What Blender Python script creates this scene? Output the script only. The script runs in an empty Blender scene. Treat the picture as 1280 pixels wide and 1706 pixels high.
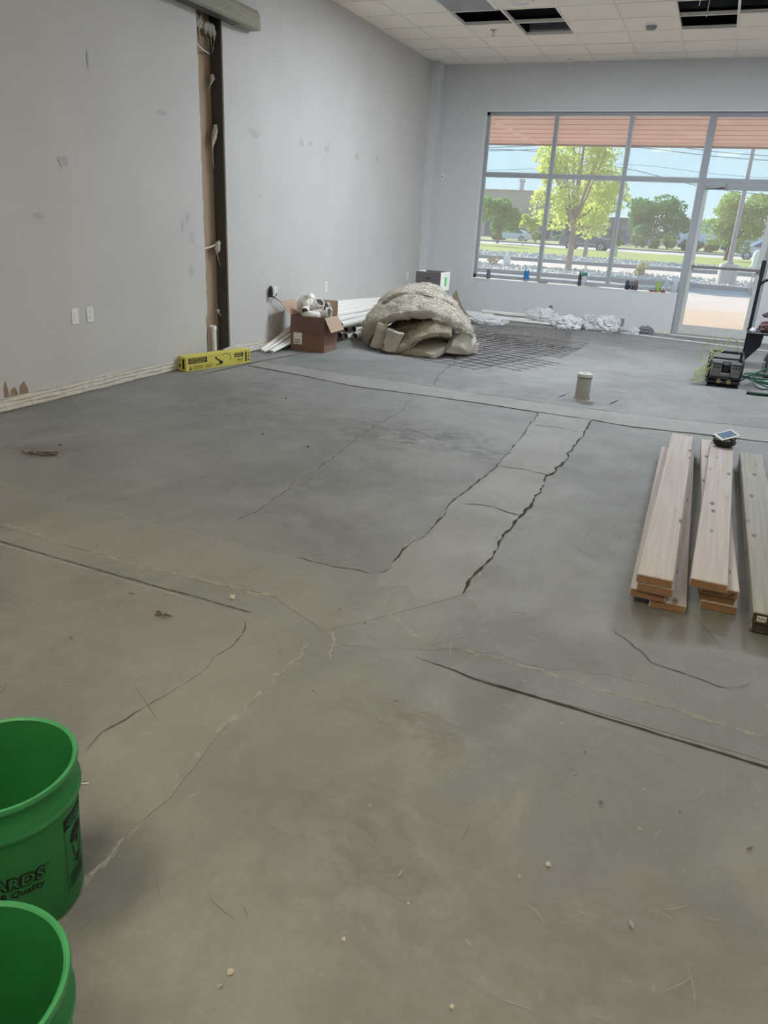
import bpy, bmesh, math, random
import numpy as np
from mathutils import Vector, Matrix, noise
S = bpy.context.scene
COL = S.collection
rnd = random.Random(7)

# ------------------------------------------------------------------ camera, sky, sun, exposure
cam_d = bpy.data.cameras.new('camera'); cam = bpy.data.objects.new('camera', cam_d); COL.objects.link(cam)
cam_d.sensor_fit = 'VERTICAL'; cam_d.sensor_height = 36.0; cam_d.lens = 1241.784 / 1706 * 36.0
cam_d.clip_start = 0.02; cam_d.clip_end = 2000
cr, cu, cf = Vector((.91932347, .39041054, .04923384)), Vector((-.18528323, .31908842, .92943677)), Vector((-.34715196, .86357524, -.365682))
cam.matrix_world = Matrix(((cr.x, cu.x, -cf.x, 0), (cr.y, cu.y, -cf.y, 0), (cr.z, cu.z, -cf.z, 1.395), (0, 0, 0, 1)))
S.camera = cam
W = bpy.data.worlds.new('sky'); S.world = W; W.use_nodes = True
wn = W.node_tree.nodes; wn.clear()
# clear sky: pale at the horizon, bluer towards the zenith, the same all the way round
tcw = wn.new('ShaderNodeTexCoord'); sp_ = wn.new('ShaderNodeSeparateXYZ'); rp = wn.new('ShaderNodeValToRGB')
for k, (pos, c) in enumerate(((.0, (.74, .92, 1.0)), (.06, (.60, .87, 1.0)), (.22, (.45, .75, .97)), (1.0, (.20, .45, .82)))):
    e = rp.color_ramp.elements[k] if k < 2 else rp.color_ramp.elements.new(pos)
    e.position = pos; e.color = (*c, 1)
bg = wn.new('ShaderNodeBackground'); bg.inputs['Strength'].default_value = 1.28
wo = wn.new('ShaderNodeOutputWorld'); wl_ = W.node_tree.links
wl_.new(tcw.outputs['Generated'], sp_.inputs[0]); wl_.new(sp_.outputs['Z'], rp.inputs[0]); wl_.new(rp.outputs[0], bg.inputs['Color']); wl_.new(bg.outputs[0], wo.inputs['Surface'])
sun_d = bpy.data.lights.new('sun', 'SUN'); sun = bpy.data.objects.new('sun', sun_d); COL.objects.link(sun)
sun_d.energy = 11.5; sun_d.angle = 0.009; sun_d.color = (1, .93, .82)
SUN_DIR = Vector((-.66, .60, .42)).normalized()          # towards the sun: beyond the street, to the left
sun.rotation_euler = SUN_DIR.to_track_quat('Z', 'Y').to_euler()
S.view_settings.view_transform = 'Standard'; S.view_settings.look = 'None'
S.view_settings.gamma = 1.0; S.view_settings.use_curve_mapping = False
S.view_settings.exposure = 0.0
FILL_FRONT, FILL_MID, FILL_BACK = 84.0, 7.0, 25.0           # radiance of the unseen ceiling lamps added to brighten the room

# ------------------------------------------------------------------ helpers
def srgb(r, g, b):
    f = lambda c: (c / 255 / 12.92) if c / 255 <= .04045 else ((c / 255 + .055) / 1.055) ** 2.4
    return (f(r), f(g), f(b), 1)
MATS = {}
def mat(name, rgb, rough=.7, metal=0., var=0., scale=8., bump=0., bscale=60., spec=.5, stretch=None, trans=0.):
    if name in MATS: return MATS[name]
    m = bpy.data.materials.new(name); m.use_nodes = True; MATS[name] = m
    nt = m.node_tree; N = nt.nodes; L = nt.links; p = N['Principled BSDF']
    c = srgb(*rgb)
    p.inputs['Base Color'].default_value = c; p.inputs['Roughness'].default_value = rough; p.inputs['Metallic'].default_value = metal
    p.inputs['Specular IOR Level'].default_value = spec
    if trans: p.inputs['Transmission Weight'].default_value = trans
    if var or bump:
        tc = N.new('ShaderNodeTexCoord'); mp = N.new('ShaderNodeMapping'); L.new(tc.outputs['Object'], mp.inputs[0])
        if stretch: mp.inputs['Scale'].default_value = stretch
    if var:
        n = N.new('ShaderNodeTexNoise'); n.inputs['Scale'].default_value = scale; n.inputs['Detail'].default_value = 5
        L.new(mp.outputs[0], n.inputs['Vector'])
        r = N.new('ShaderNodeMapRange'); r.inputs[1].default_value = .3; r.inputs[2].default_value = .7; r.inputs[3].default_value = 1 - var; r.inputs[4].default_value = 1 + var
        L.new(n.outputs['Fac'], r.inputs[0])
        h = N.new('ShaderNodeMix'); h.data_type = 'RGBA'; h.blend_type = 'MULTIPLY'; h.inputs[0].default_value = 1
        h.inputs[6].default_value = c; L.new(r.outputs[0], h.inputs[7]); L.new(h.outputs[2], p.inputs['Base Color'])
    if bump:
        n2 = N.new('ShaderNodeTexNoise'); n2.inputs['Scale'].default_value = bscale; n2.inputs['Detail'].default_value = 4
        L.new(mp.outputs[0], n2.inputs['Vector'])
        b = N.new('ShaderNodeBump'); b.inputs['Strength'].default_value = bump; b.inputs['Distance'].default_value = .01
        L.new(n2.outputs['Fac'], b.inputs['Height']); L.new(b.outputs[0], p.inputs['Normal'])
    return m

class MB:
    """collects shapes, then builds ONE mesh object"""
    def __init__(self): self.v = []; self.f = []
    def add(self, vs, fs):
        o = len(self.v); self.v += [tuple(x) for x in vs]; self.f += [tuple(i + o for i in f) for f in fs]; return self
    def box(self, c, s, M=None, bev=0):
        x, y, z = s[0] / 2, s[1] / 2, s[2] / 2
        if bev:
            b = min(bev, x * .9, y * .9, z * .9); P = []
            for zz, k in ((-z, b), (-z + b, 0), (z - b, 0), (z, b)):
                X, Y = x - k, y - k
                P += [(-X + b, -Y, zz), (X - b, -Y, zz), (X, -Y + b, zz), (X, Y - b, zz), (X - b, Y, zz), (-X + b, Y, zz), (-X, Y - b, zz), (-X, -Y + b, zz)]
            F = [tuple(range(7, -1, -1)), tuple(range(24, 32))]
            for k in range(3):
                for i in range(8): F.append((k * 8 + i, k * 8 + (i + 1) % 8, k * 8 + 8 + (i + 1) % 8, k * 8 + 8 + i))
        else:
            P = [(-x, -y, -z), (x, -y, -z), (x, y, -z), (-x, y, -z), (-x, -y, z), (x, -y, z), (x, y, z), (-x, y, z)]
            F = [(3, 2, 1, 0), (4, 5, 6, 7), (0, 1, 5, 4), (1, 2, 6, 5), (2, 3, 7, 6), (3, 0, 4, 7)]
        c = Vector(c); P = [((M @ Vector(p)) if M else Vector(p)) + c for p in P]
        return self.add(P, F)
    def bb(self, x0, x1, y0, y1, z0, z1, bev=0): return self.box(((x0 + x1) / 2, (y0 + y1) / 2, (z0 + z1) / 2), (x1 - x0, y1 - y0, z1 - z0), None, bev)
    def tube(self, pts, r, n=8, caps=True, closed=False):
        pts = [Vector(p) for p in pts]; k = len(pts); rs = r if isinstance(r, (list, tuple)) else [r] * k
        up = None; rings = []
        for i, p in enumerate(pts):
            a = pts[(i - 1) % k] if (closed or i) else p; b = pts[(i + 1) % k] if (closed or i < k - 1) else p
            t = (b - a)
            t = t.normalized() if t.length > 1e-9 else Vector((0, 0, 1))
            if up is None: up = Vector((0, 0, 1)) if abs(t.z) < .9 else Vector((1, 0, 0))
            s = t.cross(up)
            if s.length < 1e-6: s = t.cross(Vector((0, 1, 0)))
            s.normalize(); up = s.cross(t)
            rings.append([p + (s * math.cos(2 * math.pi * j / n) + up * math.sin(2 * math.pi * j / n)) * rs[i] for j in range(n)])
        V = [q for R in rings for q in R]; F = []
        for i in range(k if closed else k - 1):
            for j in range(n):
                i2 = (i + 1) % k
                F.append((i * n + j, i * n + (j + 1) % n, i2 * n + (j + 1) % n, i2 * n + j))
        if caps and not closed: F += [tuple(range(n - 1, -1, -1)), tuple(range((k - 1) * n, k * n))]
        return self.add(V, F)
    def lathe(self, prof, n=32, c=(0, 0, 0), M=None):
        c = Vector(c); V = []; F = []; k = len(prof)
        for (r, z) in prof:
            for j in range(n):
                p = Vector((r * math.cos(2 * math.pi * j / n), r * math.sin(2 * math.pi * j / n), z))
                V.append(((M @ p) if M else p) + c)
        for i in range(k - 1):
            for j in range(n): F.append((i * n + j, i * n + (j + 1) % n, (i + 1) * n + (j + 1) % n, (i + 1) * n + j))
        return self.add(V, F)
    def prism(self, poly, z0, z1, M=None):
        """polygon (x, y) extruded along z, then placed by the 4x4 matrix M"""
        n = len(poly); V = [Vector((a, b, z0)) for a, b in poly] + [Vector((a, b, z1)) for a, b in poly]
        if M: V = [M @ p for p in V]
        return self.add(V, [tuple(range(n - 1, -1, -1)), tuple(range(n, 2 * n))] + [(i, (i + 1) % n, n + (i + 1) % n, n + i) for i in range(n)])
    def build(self, name, m, parent=None, smooth=False, loc=None, mesh_only=False):
        """loc: world vertices are re-based on loc; with parent: vertices are in the parent's frame"""
        vs = self.v
        if loc is not None: vs = [(x - loc[0], y - loc[1], z - loc[2]) for x, y, z in vs]
        me = bpy.data.meshes.new(name); me.from_pydata(vs, [], self.f)
        if m is not None: me.materials.append(m)
        if smooth:
            me.polygons.foreach_set('use_smooth', [True] * len(me.polygons))
            try: me.set_sharp_from_angle(angle=math.radians(40))
            except Exception: pass
        me.update()
        return link(name, me, parent, loc)
def link(name, me, parent=None, loc=None):
    o = bpy.data.objects.new(name, me); COL.objects.link(o)
    if parent is not None: o.parent = parent
    if loc is not None: o.location = loc
    return o
def tag(o, label=None, cat=None, group=None, kind=None):
    if label: o['label'] = label
    if cat: o['category'] = cat
    if group: o['group'] = group
    if kind: o['kind'] = kind
    return o
def thing(name, label, cat, loc=(0, 0, 0), rz=0., group=None):
    o = bpy.data.objects.new(name, None); COL.objects.link(o); o.empty_display_size = .05
    o.location = loc; o.rotation_euler = (0, 0, rz)
    return tag(o, label, cat, group)
def structure(o): o['kind'] = 'structure'; return o
def stuff(o): o['kind'] = 'stuff'; return o
def RZ(a): return Matrix.Rotation(a, 3, 'Z')
def spline(pts, k=8):
    P = [Vector(p) for p in pts]; out = []
    for i in range(len(P) - 1):
        a, b, c, d = P[max(i - 1, 0)], P[i], P[i + 1], P[min(i + 2, len(P) - 1)]
        for j in range(k):
            t = j / k
            out.append(.5 * ((2 * b) + (c - a) * t + (2 * a - 5 * b + 4 * c - d) * t * t + (3 * b - a - 3 * c + d) * t ** 3))
    out.append(P[-1]); return out
def fbm(p, o=4): return noise.fractal(Vector(p), 0.9, 2.1, o, noise_basis='PERLIN_ORIGINAL')
def text_mesh(body, size, offset=0., spacing=1.0):
    cu_ = bpy.data.curves.new('lettering', 'FONT'); cu_.body = body; cu_.size = size; cu_.offset = offset; cu_.space_character = spacing
    cu_.fill_mode = 'FRONT'; cu_.resolution_u = 3
    o = bpy.data.objects.new('lettering', cu_); COL.objects.link(o)
    dg = bpy.context.evaluated_depsgraph_get(); me = bpy.data.meshes.new_from_object(o.evaluated_get(dg))
    bpy.data.objects.remove(o); bpy.data.curves.remove(cu_)
    return [v.co.copy() for v in me.vertices], [tuple(p.vertices) for p in me.polygons]

# ------------------------------------------------------------------ materials
def floor_material(name, c1, c2, c3, stains=False):
    m = bpy.data.materials.new(name); m.use_nodes = True; nt = m.node_tree; N = nt.nodes; L = nt.links; p = N['Principled BSDF']
    tc = N.new('ShaderNodeTexCoord')
    def nz(scale, det=6, rough=.6, sc=None, dist=0., rot=0):
        mp = N.new('ShaderNodeMapping'); L.new(tc.outputs['Object'], mp.inputs[0])
        if sc: mp.inputs['Scale'].default_value = sc
        mp.inputs['Rotation'].default_value = (0, 0, rot)
        n = N.new('ShaderNodeTexNoise'); n.inputs['Scale'].default_value = scale; n.inputs['Detail'].default_value = det; n.inputs['Roughness'].default_value = rough; n.inputs['Distortion'].default_value = dist
        L.new(mp.outputs[0], n.inputs['Vector']); return n.outputs['Fac']
    def rng(f, a, b, c=0., d=1.):
        r = N.new('ShaderNodeMapRange'); r.inputs[1].default_value = a; r.inputs[2].default_value = b; r.inputs[3].default_value = c; r.inputs[4].default_value = d
        L.new(f, r.inputs[0]); return r.outputs[0]
    def mix(f, a, b, mode='MIX'):
        x = N.new('ShaderNodeMix'); x.data_type = 'RGBA'; x.blend_type = mode
        if isinstance(f, float): x.inputs[0].default_value = f
        else: L.new(f, x.inputs[0])
        for i, q in ((6, a), (7, b)):
            if isinstance(q, tuple): x.inputs[i].default_value = q
            else: L.new(q, x.inputs[i])
        return x.outputs[2]
    def mul(a, b):
        x = N.new('ShaderNodeMath'); x.operation = 'MULTIPLY'; L.new(a, x.inputs[0])
        if isinstance(b, float): x.inputs[1].default_value = b
        else: L.new(b, x.inputs[1])
        return x.outputs[0]
    c = mix(rng(nz(.9, 5, .6, dist=.6), .38, .62), srgb(*c1), srgb(*c2))
    c = mix(rng(nz(3.3, 8, .7, (1, .6, 1), .8), .48, .78, 0, .75), c, srgb(*c3))
    c = mix(rng(nz(45, 4, .7), .35, .75, 0, .22), c, srgb(c3[0] - 40, c3[1] - 42, c3[2] - 46))
    for k, (sc, rot, lo) in enumerate((((1.2, 14, 1), .5, .625), ((14, 1.3, 1), .2, .63), ((2.2, 2.6, 1), 0, .635))):    # trowel scratches, pale scuffs
        c = mix(mul(rng(nz(5.5, 5, .75, sc, 1.2, rot), lo, lo + .05, 0, .55), rng(nz(1.3 + k, 2), .45, .62)), c, srgb(160, 155, 144))
    if stains:
        for (x, y, rx, ry, amt, col) in ((-1.62, 4.75, .75, .45, .85, (74, 72, 69)), (-1.15, 4.55, .3, .2, .6, (76, 74, 70)), (-3.55, 3.15, .22, .12, .9, (77, 64, 48)), (-.55, 1.75, .3, .14, .5, (95, 86, 67)),
                                         (-2.9, 4.6, .9, .6, .45, (89, 84, 79)), (.1, .9, .5, .5, .35, (98, 88, 74)), (-.9, .55, .5, .3, .3, (88, 83, 74)), (-.5, 1.25, .35, .3, .45, (86, 83, 77)), (-3.3, 5.0, .4, .1, .5, (88, 83, 76))):
            mp = N.new('ShaderNodeMapping'); mp.vector_type = 'POINT'; L.new(tc.outputs['Object'], mp.inputs[0])
            mp.inputs['Scale'].default_value = (1 / rx, 1 / ry, 0); mp.inputs['Location'].default_value = (-x / rx, -y / ry, 0)
            ln = N.new('ShaderNodeVectorMath'); ln.operation = 'LENGTH'; L.new(mp.outputs[0], ln.inputs[0])
            c = mix(mul(rng(ln.outputs['Value'], .35, 1.15, amt, 0.), rng(nz(7, 6, .7, (1, 1.6, 1), 1.), .42, .66)), c, srgb(*col))
    L.new(c, p.inputs['Base Color'])
    L.new(rng(nz(4, 5), .3, .7, .5, .7), p.inputs['Roughness']); p.inputs['Specular IOR Level'].default_value = .55
    b1 = N.new('ShaderNodeBump'); b1.inputs['Strength'].default_value = .22; b1.inputs['Distance'].default_value = .012; L.new(nz(28, 7, .7), b1.inputs['Height'])
    b2 = N.new('ShaderNodeBump'); b2.inputs['Strength'].default_value = .16; b2.inputs['Distance'].default_value = .02; L.new(nz(5, 5, .65, (1, 1.3, 1), .4), b2.inputs['Height']); L.new(b1.outputs[0], b2.inputs['Normal'])
    L.new(b2.outputs[0], p.inputs['Normal']); MATS[name] = m; return m
M_floor = floor_material('concrete_slab', (136, 136, 134), (114, 114, 113), (147, 146, 143), True)
M_patch = floor_material('concrete_patch', (146, 145, 142), (134, 133, 129), (156, 155, 151))
M_patch2 = floor_material('concrete_patch_worn', (139, 138, 134), (121, 120, 117), (150, 148, 144))
M_strip = floor_material('concrete_strip', (130, 131, 131), (114, 115, 115), (140, 140, 138))
M_crack = mat('crack_dark', (60, 55, 48), .95, var=.25, scale=30)
M_crack2 = mat('crack_faint', (88, 84, 76), .95, var=.25, scale=30)
M_ridge = mat('cement_ridge', (156, 153, 146), .95, var=.12, scale=40, bump=.6, bscale=90)
M_wall = mat('grey_wall_paint', (199, 196, 192), .72, var=.035, scale=1.6, bump=.06, bscale=70)
M_wallb = mat('grey_wall_paint_lifted', (206, 207, 208), .75, var=.02, scale=2.5, bump=.05, bscale=90)  # copy of the wall paint, lightened to make up for missing light
M_putty = mat('spackle', (186, 184, 178), .9, var=.08, scale=30)
M_scuff = mat('wall_scuff', (182, 183, 183), .9, var=.05, scale=30)
M_torn = mat('torn_board_paper', (146, 128, 110), .95, var=.12, scale=25)
M_bead = mat('old_adhesive', (203, 197, 184), .95, var=.12, scale=22, bump=.7, bscale=50)
M_tile = mat('ceiling_tile', (250, 241, 228), .95, var=.035, scale=40, bump=.35, bscale=180)
M_grid = mat('ceiling_grid_metal', (240, 234, 224), .5)
M_plenum = mat('plenum_dark', (84, 98, 120), .9, var=.2, scale=3)
M_duct = mat('plenum_duct', (96, 100, 106), .5, .3)
M_white = mat('white_plastic', (232, 232, 228), .45)
M_slot = mat('dark_slot', (38, 36, 36), .7)
M_black = mat('black_plastic', (26, 27, 30), .45, var=.1, scale=30)
M_blackm = mat('black_metal', (30, 32, 38), .4, .2, var=.12, scale=14)
M_alu = mat('storefront_aluminium', (158, 162, 166), .5, .0, var=.04, scale=12)
M_alul = mat('door_aluminium', (196, 196, 192), .45, .0, var=.04, scale=12)
M_trimw = mat('white_window_trim', (226, 227, 224), .5)  # white trim; its white also stands in for sunlight on the reveals
M_steel = mat('steel', (170, 172, 174), .3, .9)
M_wire = mat('rusty_wire', (88, 82, 82), .7, .4, var=.25, scale=20)
M_pvc = mat('white_pvc', (232, 230, 224), .35, var=.03, scale=10)
M_pvcg = mat('grey_pvc', (168, 170, 162), .5, var=.06, scale=18)
M_bore_shade = mat('pipe_inside_shade', (88, 84, 78), .8)  # dark colour that paints the shade inside white pipe ends
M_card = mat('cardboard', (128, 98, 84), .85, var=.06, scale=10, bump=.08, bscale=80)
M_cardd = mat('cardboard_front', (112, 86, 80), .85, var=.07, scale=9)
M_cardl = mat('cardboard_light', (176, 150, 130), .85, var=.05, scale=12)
M_carton_g = mat('grey_carton', (98, 94, 98), .8, var=.05, scale=8)
M_carton_w = mat('white_carton', (226, 225, 216), .75, var=.03, scale=8)
M_gtape = mat('green_sticker', (92, 196, 108), .6)
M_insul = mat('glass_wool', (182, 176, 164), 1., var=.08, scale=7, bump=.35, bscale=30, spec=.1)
M_insul2 = mat('glass_wool_shaded', (168, 160, 144), 1., var=.10, scale=14, bump=.35, bscale=30, spec=.1)  # darker wool copy: shade painted in for batts inside and under the heap
M_bag = mat('clear_plastic_sheet', (206, 207, 208), .3, var=.10, scale=9, bump=.3, bscale=18)
M_yel = mat('yellow_carton', (204, 196, 92), .65, var=.04, scale=9)
M_ink = mat('black_ink', (16, 16, 15), .8)
M_yline = mat('yellow_print', (190, 182, 92), .8)
M_hosey = mat('yellow_green_hose', (164, 178, 112), .45, var=.08, scale=20)
M_hoseg = mat('green_hose', (34, 84, 62), .5, var=.12, scale=20)
M_comp = mat('grey_compressor_head', (136, 138, 140), .45, .4, var=.1, scale=25)
M_brown = mat('brown_bag', (92, 66, 68), .8, var=.15, scale=12, bump=.4, bscale=30)
M_tan = mat('tan_board', (150, 136, 120), .9, var=.06, scale=9)
M_rag = mat('grey_rag', (122, 124, 128), .95, var=.15, scale=20)
M_chip = mat('chip', (190, 184, 172), .9)
M_leafd = mat('dry_leaf', (104, 92, 76), .9)
def glass_mat():
    m = bpy.data.materials.new('window_glass'); m.use_nodes = True; N = m.node_tree.nodes; L = m.node_tree.links; N.clear()
    t = N.new('ShaderNodeBsdfTransparent'); t.inputs[0].default_value = (.94, .965, .97, 1)
    g = N.new('ShaderNodeBsdfGlossy'); g.inputs['Roughness'].default_value = .02
    d = N.new('ShaderNodeBsdfTranslucent'); d.inputs[0].default_value = (.9, .93, .96, 1)  # translucent veil mixed in to imitate glare haze over the view
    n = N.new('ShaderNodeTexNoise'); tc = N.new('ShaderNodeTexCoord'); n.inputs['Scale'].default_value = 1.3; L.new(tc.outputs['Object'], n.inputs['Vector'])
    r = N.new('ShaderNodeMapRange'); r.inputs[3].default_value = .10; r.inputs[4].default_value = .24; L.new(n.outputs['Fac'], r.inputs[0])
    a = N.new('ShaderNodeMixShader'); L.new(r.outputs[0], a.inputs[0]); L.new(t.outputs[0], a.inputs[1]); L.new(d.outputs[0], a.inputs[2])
    fr = N.new('ShaderNodeFresnel'); fr.inputs[0].default_value = 1.15
    b = N.new('ShaderNodeMixShader'); L.new(fr.outputs[0], b.inputs[0]); L.new(a.outputs[0], b.inputs[1]); L.new(g.outputs[0], b.inputs[2])
    o = N.new('ShaderNodeOutputMaterial'); L.new(b.outputs[0], o.inputs[0]); return m
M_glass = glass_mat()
def clear_mat(name, rgb, k):
    m = bpy.data.materials.new(name); m.use_nodes = True; N = m.node_tree.nodes; L = m.node_tree.links; N.clear()
    t = N.new('ShaderNodeBsdfTransparent'); t.inputs[0].default_value = srgb(*rgb)
    g = N.new('ShaderNodeBsdfPrincipled'); g.inputs['Base Color'].default_value = srgb(*rgb); g.inputs['Roughness'].default_value = .15
    a = N.new('ShaderNodeMixShader'); a.inputs[0].default_value = k; L.new(t.outputs[0], a.inputs[1]); L.new(g.outputs[0], a.inputs[2])
    o = N.new('ShaderNodeOutputMaterial'); L.new(a.outputs[0], o.inputs[0]); return m
M_clear = clear_mat('clear_bottle', (236, 242, 244), .45)
def leaf_mat(name, rgb, trans):
    m = bpy.data.materials.new(name); m.use_nodes = True; N = m.node_tree.nodes; L = m.node_tree.links; N.clear()
    tc = N.new('ShaderNodeTexCoord'); n = N.new('ShaderNodeTexNoise'); n.inputs['Scale'].default_value = 2.2; L.new(tc.outputs['Object'], n.inputs['Vector'])
    mx = N.new('ShaderNodeMix'); mx.data_type = 'RGBA'; L.new(n.outputs['Fac'], mx.inputs[0])
    mx.inputs[6].default_value = srgb(*[max(0, c - 26) for c in rgb]); mx.inputs[7].default_value = srgb(*[min(255, c + 22) for c in rgb])
    d = N.new('ShaderNodeBsdfDiffuse'); L.new(mx.outputs[2], d.inputs[0])
    t = N.new('ShaderNodeBsdfTranslucent'); L.new(mx.outputs[2], t.inputs[0])
    a = N.new('ShaderNodeMixShader'); a.inputs[0].default_value = trans; L.new(d.outputs[0], a.inputs[1]); L.new(t.outputs[0], a.inputs[2])
    o = N.new('ShaderNodeOutputMaterial'); L.new(a.outputs[0], o.inputs[0]); return m
def wood_mat(name, c1, c2, knots):
    m = bpy.data.materials.new(name); m.use_nodes = True; N = m.node_tree.nodes; L = m.node_tree.links; p = N['Principled BSDF']
    tc = N.new('ShaderNodeTexCoord'); oi = N.new('ShaderNodeObjectInfo')
    ad = N.new('ShaderNodeVectorMath'); ad.operation = 'ADD'; sc = N.new('ShaderNodeVectorMath'); sc.operation = 'SCALE'; sc.inputs['Scale'].default_value = 9.
    cb = N.new('ShaderNodeCombineXYZ'); L.new(oi.outputs['Random'], cb.inputs[0]); L.new(oi.outputs['Random'], cb.inputs[2]); L.new(cb.outputs[0], sc.inputs[0])
    L.new(tc.outputs['Object'], ad.inputs[0]); L.new(sc.outputs[0], ad.inputs[1])
    mp = N.new('ShaderNodeMapping'); mp.inputs['Scale'].default_value = (60, 1.6, 60); L.new(ad.outputs[0], mp.inputs[0])
    n = N.new('ShaderNodeTexNoise'); n.inputs['Scale'].default_value = 1; n.inputs['Detail'].default_value = 6; n.inputs['Distortion'].default_value = .6; L.new(mp.outputs[0], n.inputs['Vector'])
    r = N.new('ShaderNodeMapRange'); r.inputs[1].default_value = .3; r.inputs[2].default_value = .72; L.new(n.outputs['Fac'], r.inputs[0])
    mx = N.new('ShaderNodeMix'); mx.data_type = 'RGBA'; L.new(r.outputs[0], mx.inputs[0]); mx.inputs[6].default_value = srgb(*c1); mx.inputs[7].default_value = srgb(*c2)
    mv = N.new('ShaderNodeMapping'); mv.inputs['Scale'].default_value = (13, 5.2, 4); L.new(ad.outputs[0], mv.inputs[0])
    v = N.new('ShaderNodeTexVoronoi'); v.inputs['Scale'].default_value = 1; v.inputs['Randomness'].default_value = 1; L.new(mv.outputs[0], v.inputs['Vector'])
    k = N.new('ShaderNodeMapRange'); k.inputs[1].default_value = .09; k.inputs[2].default_value = .20; k.inputs[3].default_value = knots; k.inputs[4].default_value = 0; L.new(v.outputs['Distance'], k.inputs[0])
    m2 = N.new('ShaderNodeMix'); m2.data_type = 'RGBA'; L.new(k.outputs[0], m2.inputs[0]); L.new(mx.outputs[2], m2.inputs[6]); m2.inputs[7].default_value = srgb(96, 70, 52)
    L.new(m2.outputs[2], p.inputs['Base Color']); p.inputs['Roughness'].default_value = .62
    b = N.new('ShaderNodeBump'); b.inputs['Strength'].default_value = .12; b.inputs['Distance'].default_value = .004; L.new(n.outputs['Fac'], b.inputs['Height']); L.new(b.outputs[0], p.inputs['Normal'])
    return m
M_wood = wood_mat('fresh_pine', (196, 188, 184), (176, 164, 156), .9)
M_woodend = mat('sawn_wood_end', (142, 108, 80), .85, var=.14, scale=30, stretch=(1, 1, 4))
M_oldwood = wood_mat('weathered_treated_wood', (166, 164, 154), (140, 136, 124), .9)
M_oldend = mat('dark_wood_end', (62, 54, 46), .85, var=.2, scale=20)  # dark brown end colour for the weathered boards

# ------------------------------------------------------------------ room shell
XL, XR, YB, YF, ZC = -4.393, 3.4, 12.157, -5.0, 3.592
floor = structure(MB().bb(XL - .4, XR + .2, YF - .2, YB + .12, -.2, 0).build('floor', M_floor))
def jag(pts, step=.05, amp=.008, seed=0):
    out = []; r = random.Random(seed)
    for a, b in zip(pts[:-1], pts[1:]):
        a, b = Vector((*a, 0)), Vector((*b, 0)); d = b - a; n = max(1, int(d.length / step)); t = Vector((-d.y, d.x, 0)).normalized()
        for i in range(n):
            q = a + d * i / n; q += t * (amp * (1.5 * noise.noise(q * 5 + Vector((0, 0, seed * 3.3))) + 1.1 * noise.noise(q * 17 + Vector((0, 0, seed * 7.1))) + r.uniform(-.35, .35)) if i or out else 0); out.append((q.x, q.y))
    out.append(pts[-1]); return out
def patch(name, poly, m, h=.003):
    n = len(poly)
    V = [(x, y, h) for x, y in poly] + [(x, y, -.004) for x, y in poly]
    return stuff_part(MB().add(V, [tuple(range(n))] + [(i, n + i, n + (i + 1) % n, (i + 1) % n) for i in range(n)]).build(name, m, floor))
def stuff_part(o): return o
def ribbon(name, pts, w, m, h=.0012, amp=.01, seed=1, wvar=.6, step=.03):
    P = jag(pts, step, amp, seed); r = random.Random(seed + 50); V = []; F = []
    for i, (x, y) in enumerate(P):
        a = Vector(P[max(i - 1, 0)]); b = Vector(P[min(i + 1, len(P) - 1)]); d = (b - a).normalized(); ww = w * (1 + r.uniform(-wvar, wvar)) / 2
        if i in (0, len(P) - 1): ww *= .3
        V += [(x - d.y * ww, y + d.x * ww, h), (x + d.y * ww, y - d.x * ww, h)]
        if i: F.append((2 * i - 2, 2 * i - 1, 2 * i + 1, 2 * i))
    return MB().add(V, F).build(name, m, floor)
def ridge(name, pts, w, hgt, m, seed=1, amp=.012):
    """a low ragged bead of cement left along a saw cut"""
    P = jag(pts, .018, amp, seed); r = random.Random(seed + 9); V = []; F = []
    for i, (x, y) in enumerate(P):
        a = Vector(P[max(i - 1, 0)]); b = Vector(P[min(i + 1, len(P) - 1)]); d = (b - a).normalized()
        ww = w * r.uniform(.25, 1.2); hh = hgt * r.uniform(.1, 1.3) * (0.35 + .65 * max(0, noise.noise(Vector((x * 3, y * 3, seed))) + .4))
        if i in (0, len(P) - 1): ww = hh = .0005
        for s, z in ((-1, -.001), (-.35, hh), (.3, hh * r.uniform(.5, 1)), (1, -.001)): V.append((x - d.y * ww * s, y + d.x * ww * s, z))
        if i:
            for k in range(3): F.append((4 * i - 4 + k, 4 * i - 3 + k, 4 * i + 1 + k, 4 * i + k))
    return MB().add(V, F).build(name, m, floor, smooth=True)
PL = [(-1.09, 5.95), (-1.03, 4.93), (-1.01, 4.39), (-1.03, 4.05), (-1.06, 3.68), (-1.03, 3.21), (-1.05, 3.0), (-1.06, 2.62)]
PR = [(-.66, 5.95), (-.66, 5.16), (-.67, 4.53), (-.69, 4.19), (-.67, 3.7), (-.70, 3.32), (-.68, 3.02), (-.69, 2.62)]
TOP = [(-4.0, 6.47), (-3.56, 6.44), (-2.76, 6.39), (-2.15, 6.36), (-1.69, 6.33), (-1.15, 6.31), (-.62, 6.33), (-.04, 6.38), (.62, 6.48), (3.3, 6.62)]
BOT = [(-4.0, 6.2), (-3.37, 6.10), (-2.94, 6.0), (-2.68, 5.95), (-2.18, 5.98), (-1.59, 5.98), (-1.09, 5.95), (-.67, 5.94), (-.33, 5.90), (.06, 5.96), (.6, 6.02), (3.3, 6.1)]
jl, jr, jt, jb_ = jag(PL, .06, .012, 3), jag(PR, .06, .016, 4), jag(TOP, .1, .008, 5), jag(BOT, .1, .008, 6)
patch('trench_patch', jl + jag([(-1.02, 2.5), (-.93, 2.57), (-.84, 2.49), (-.74, 2.55)], .03, .012, 44) + jr[::-1], M_patch, .0024)
patch('trench_patch', jb_ + jt[::-1], M_patch, .004)
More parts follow.
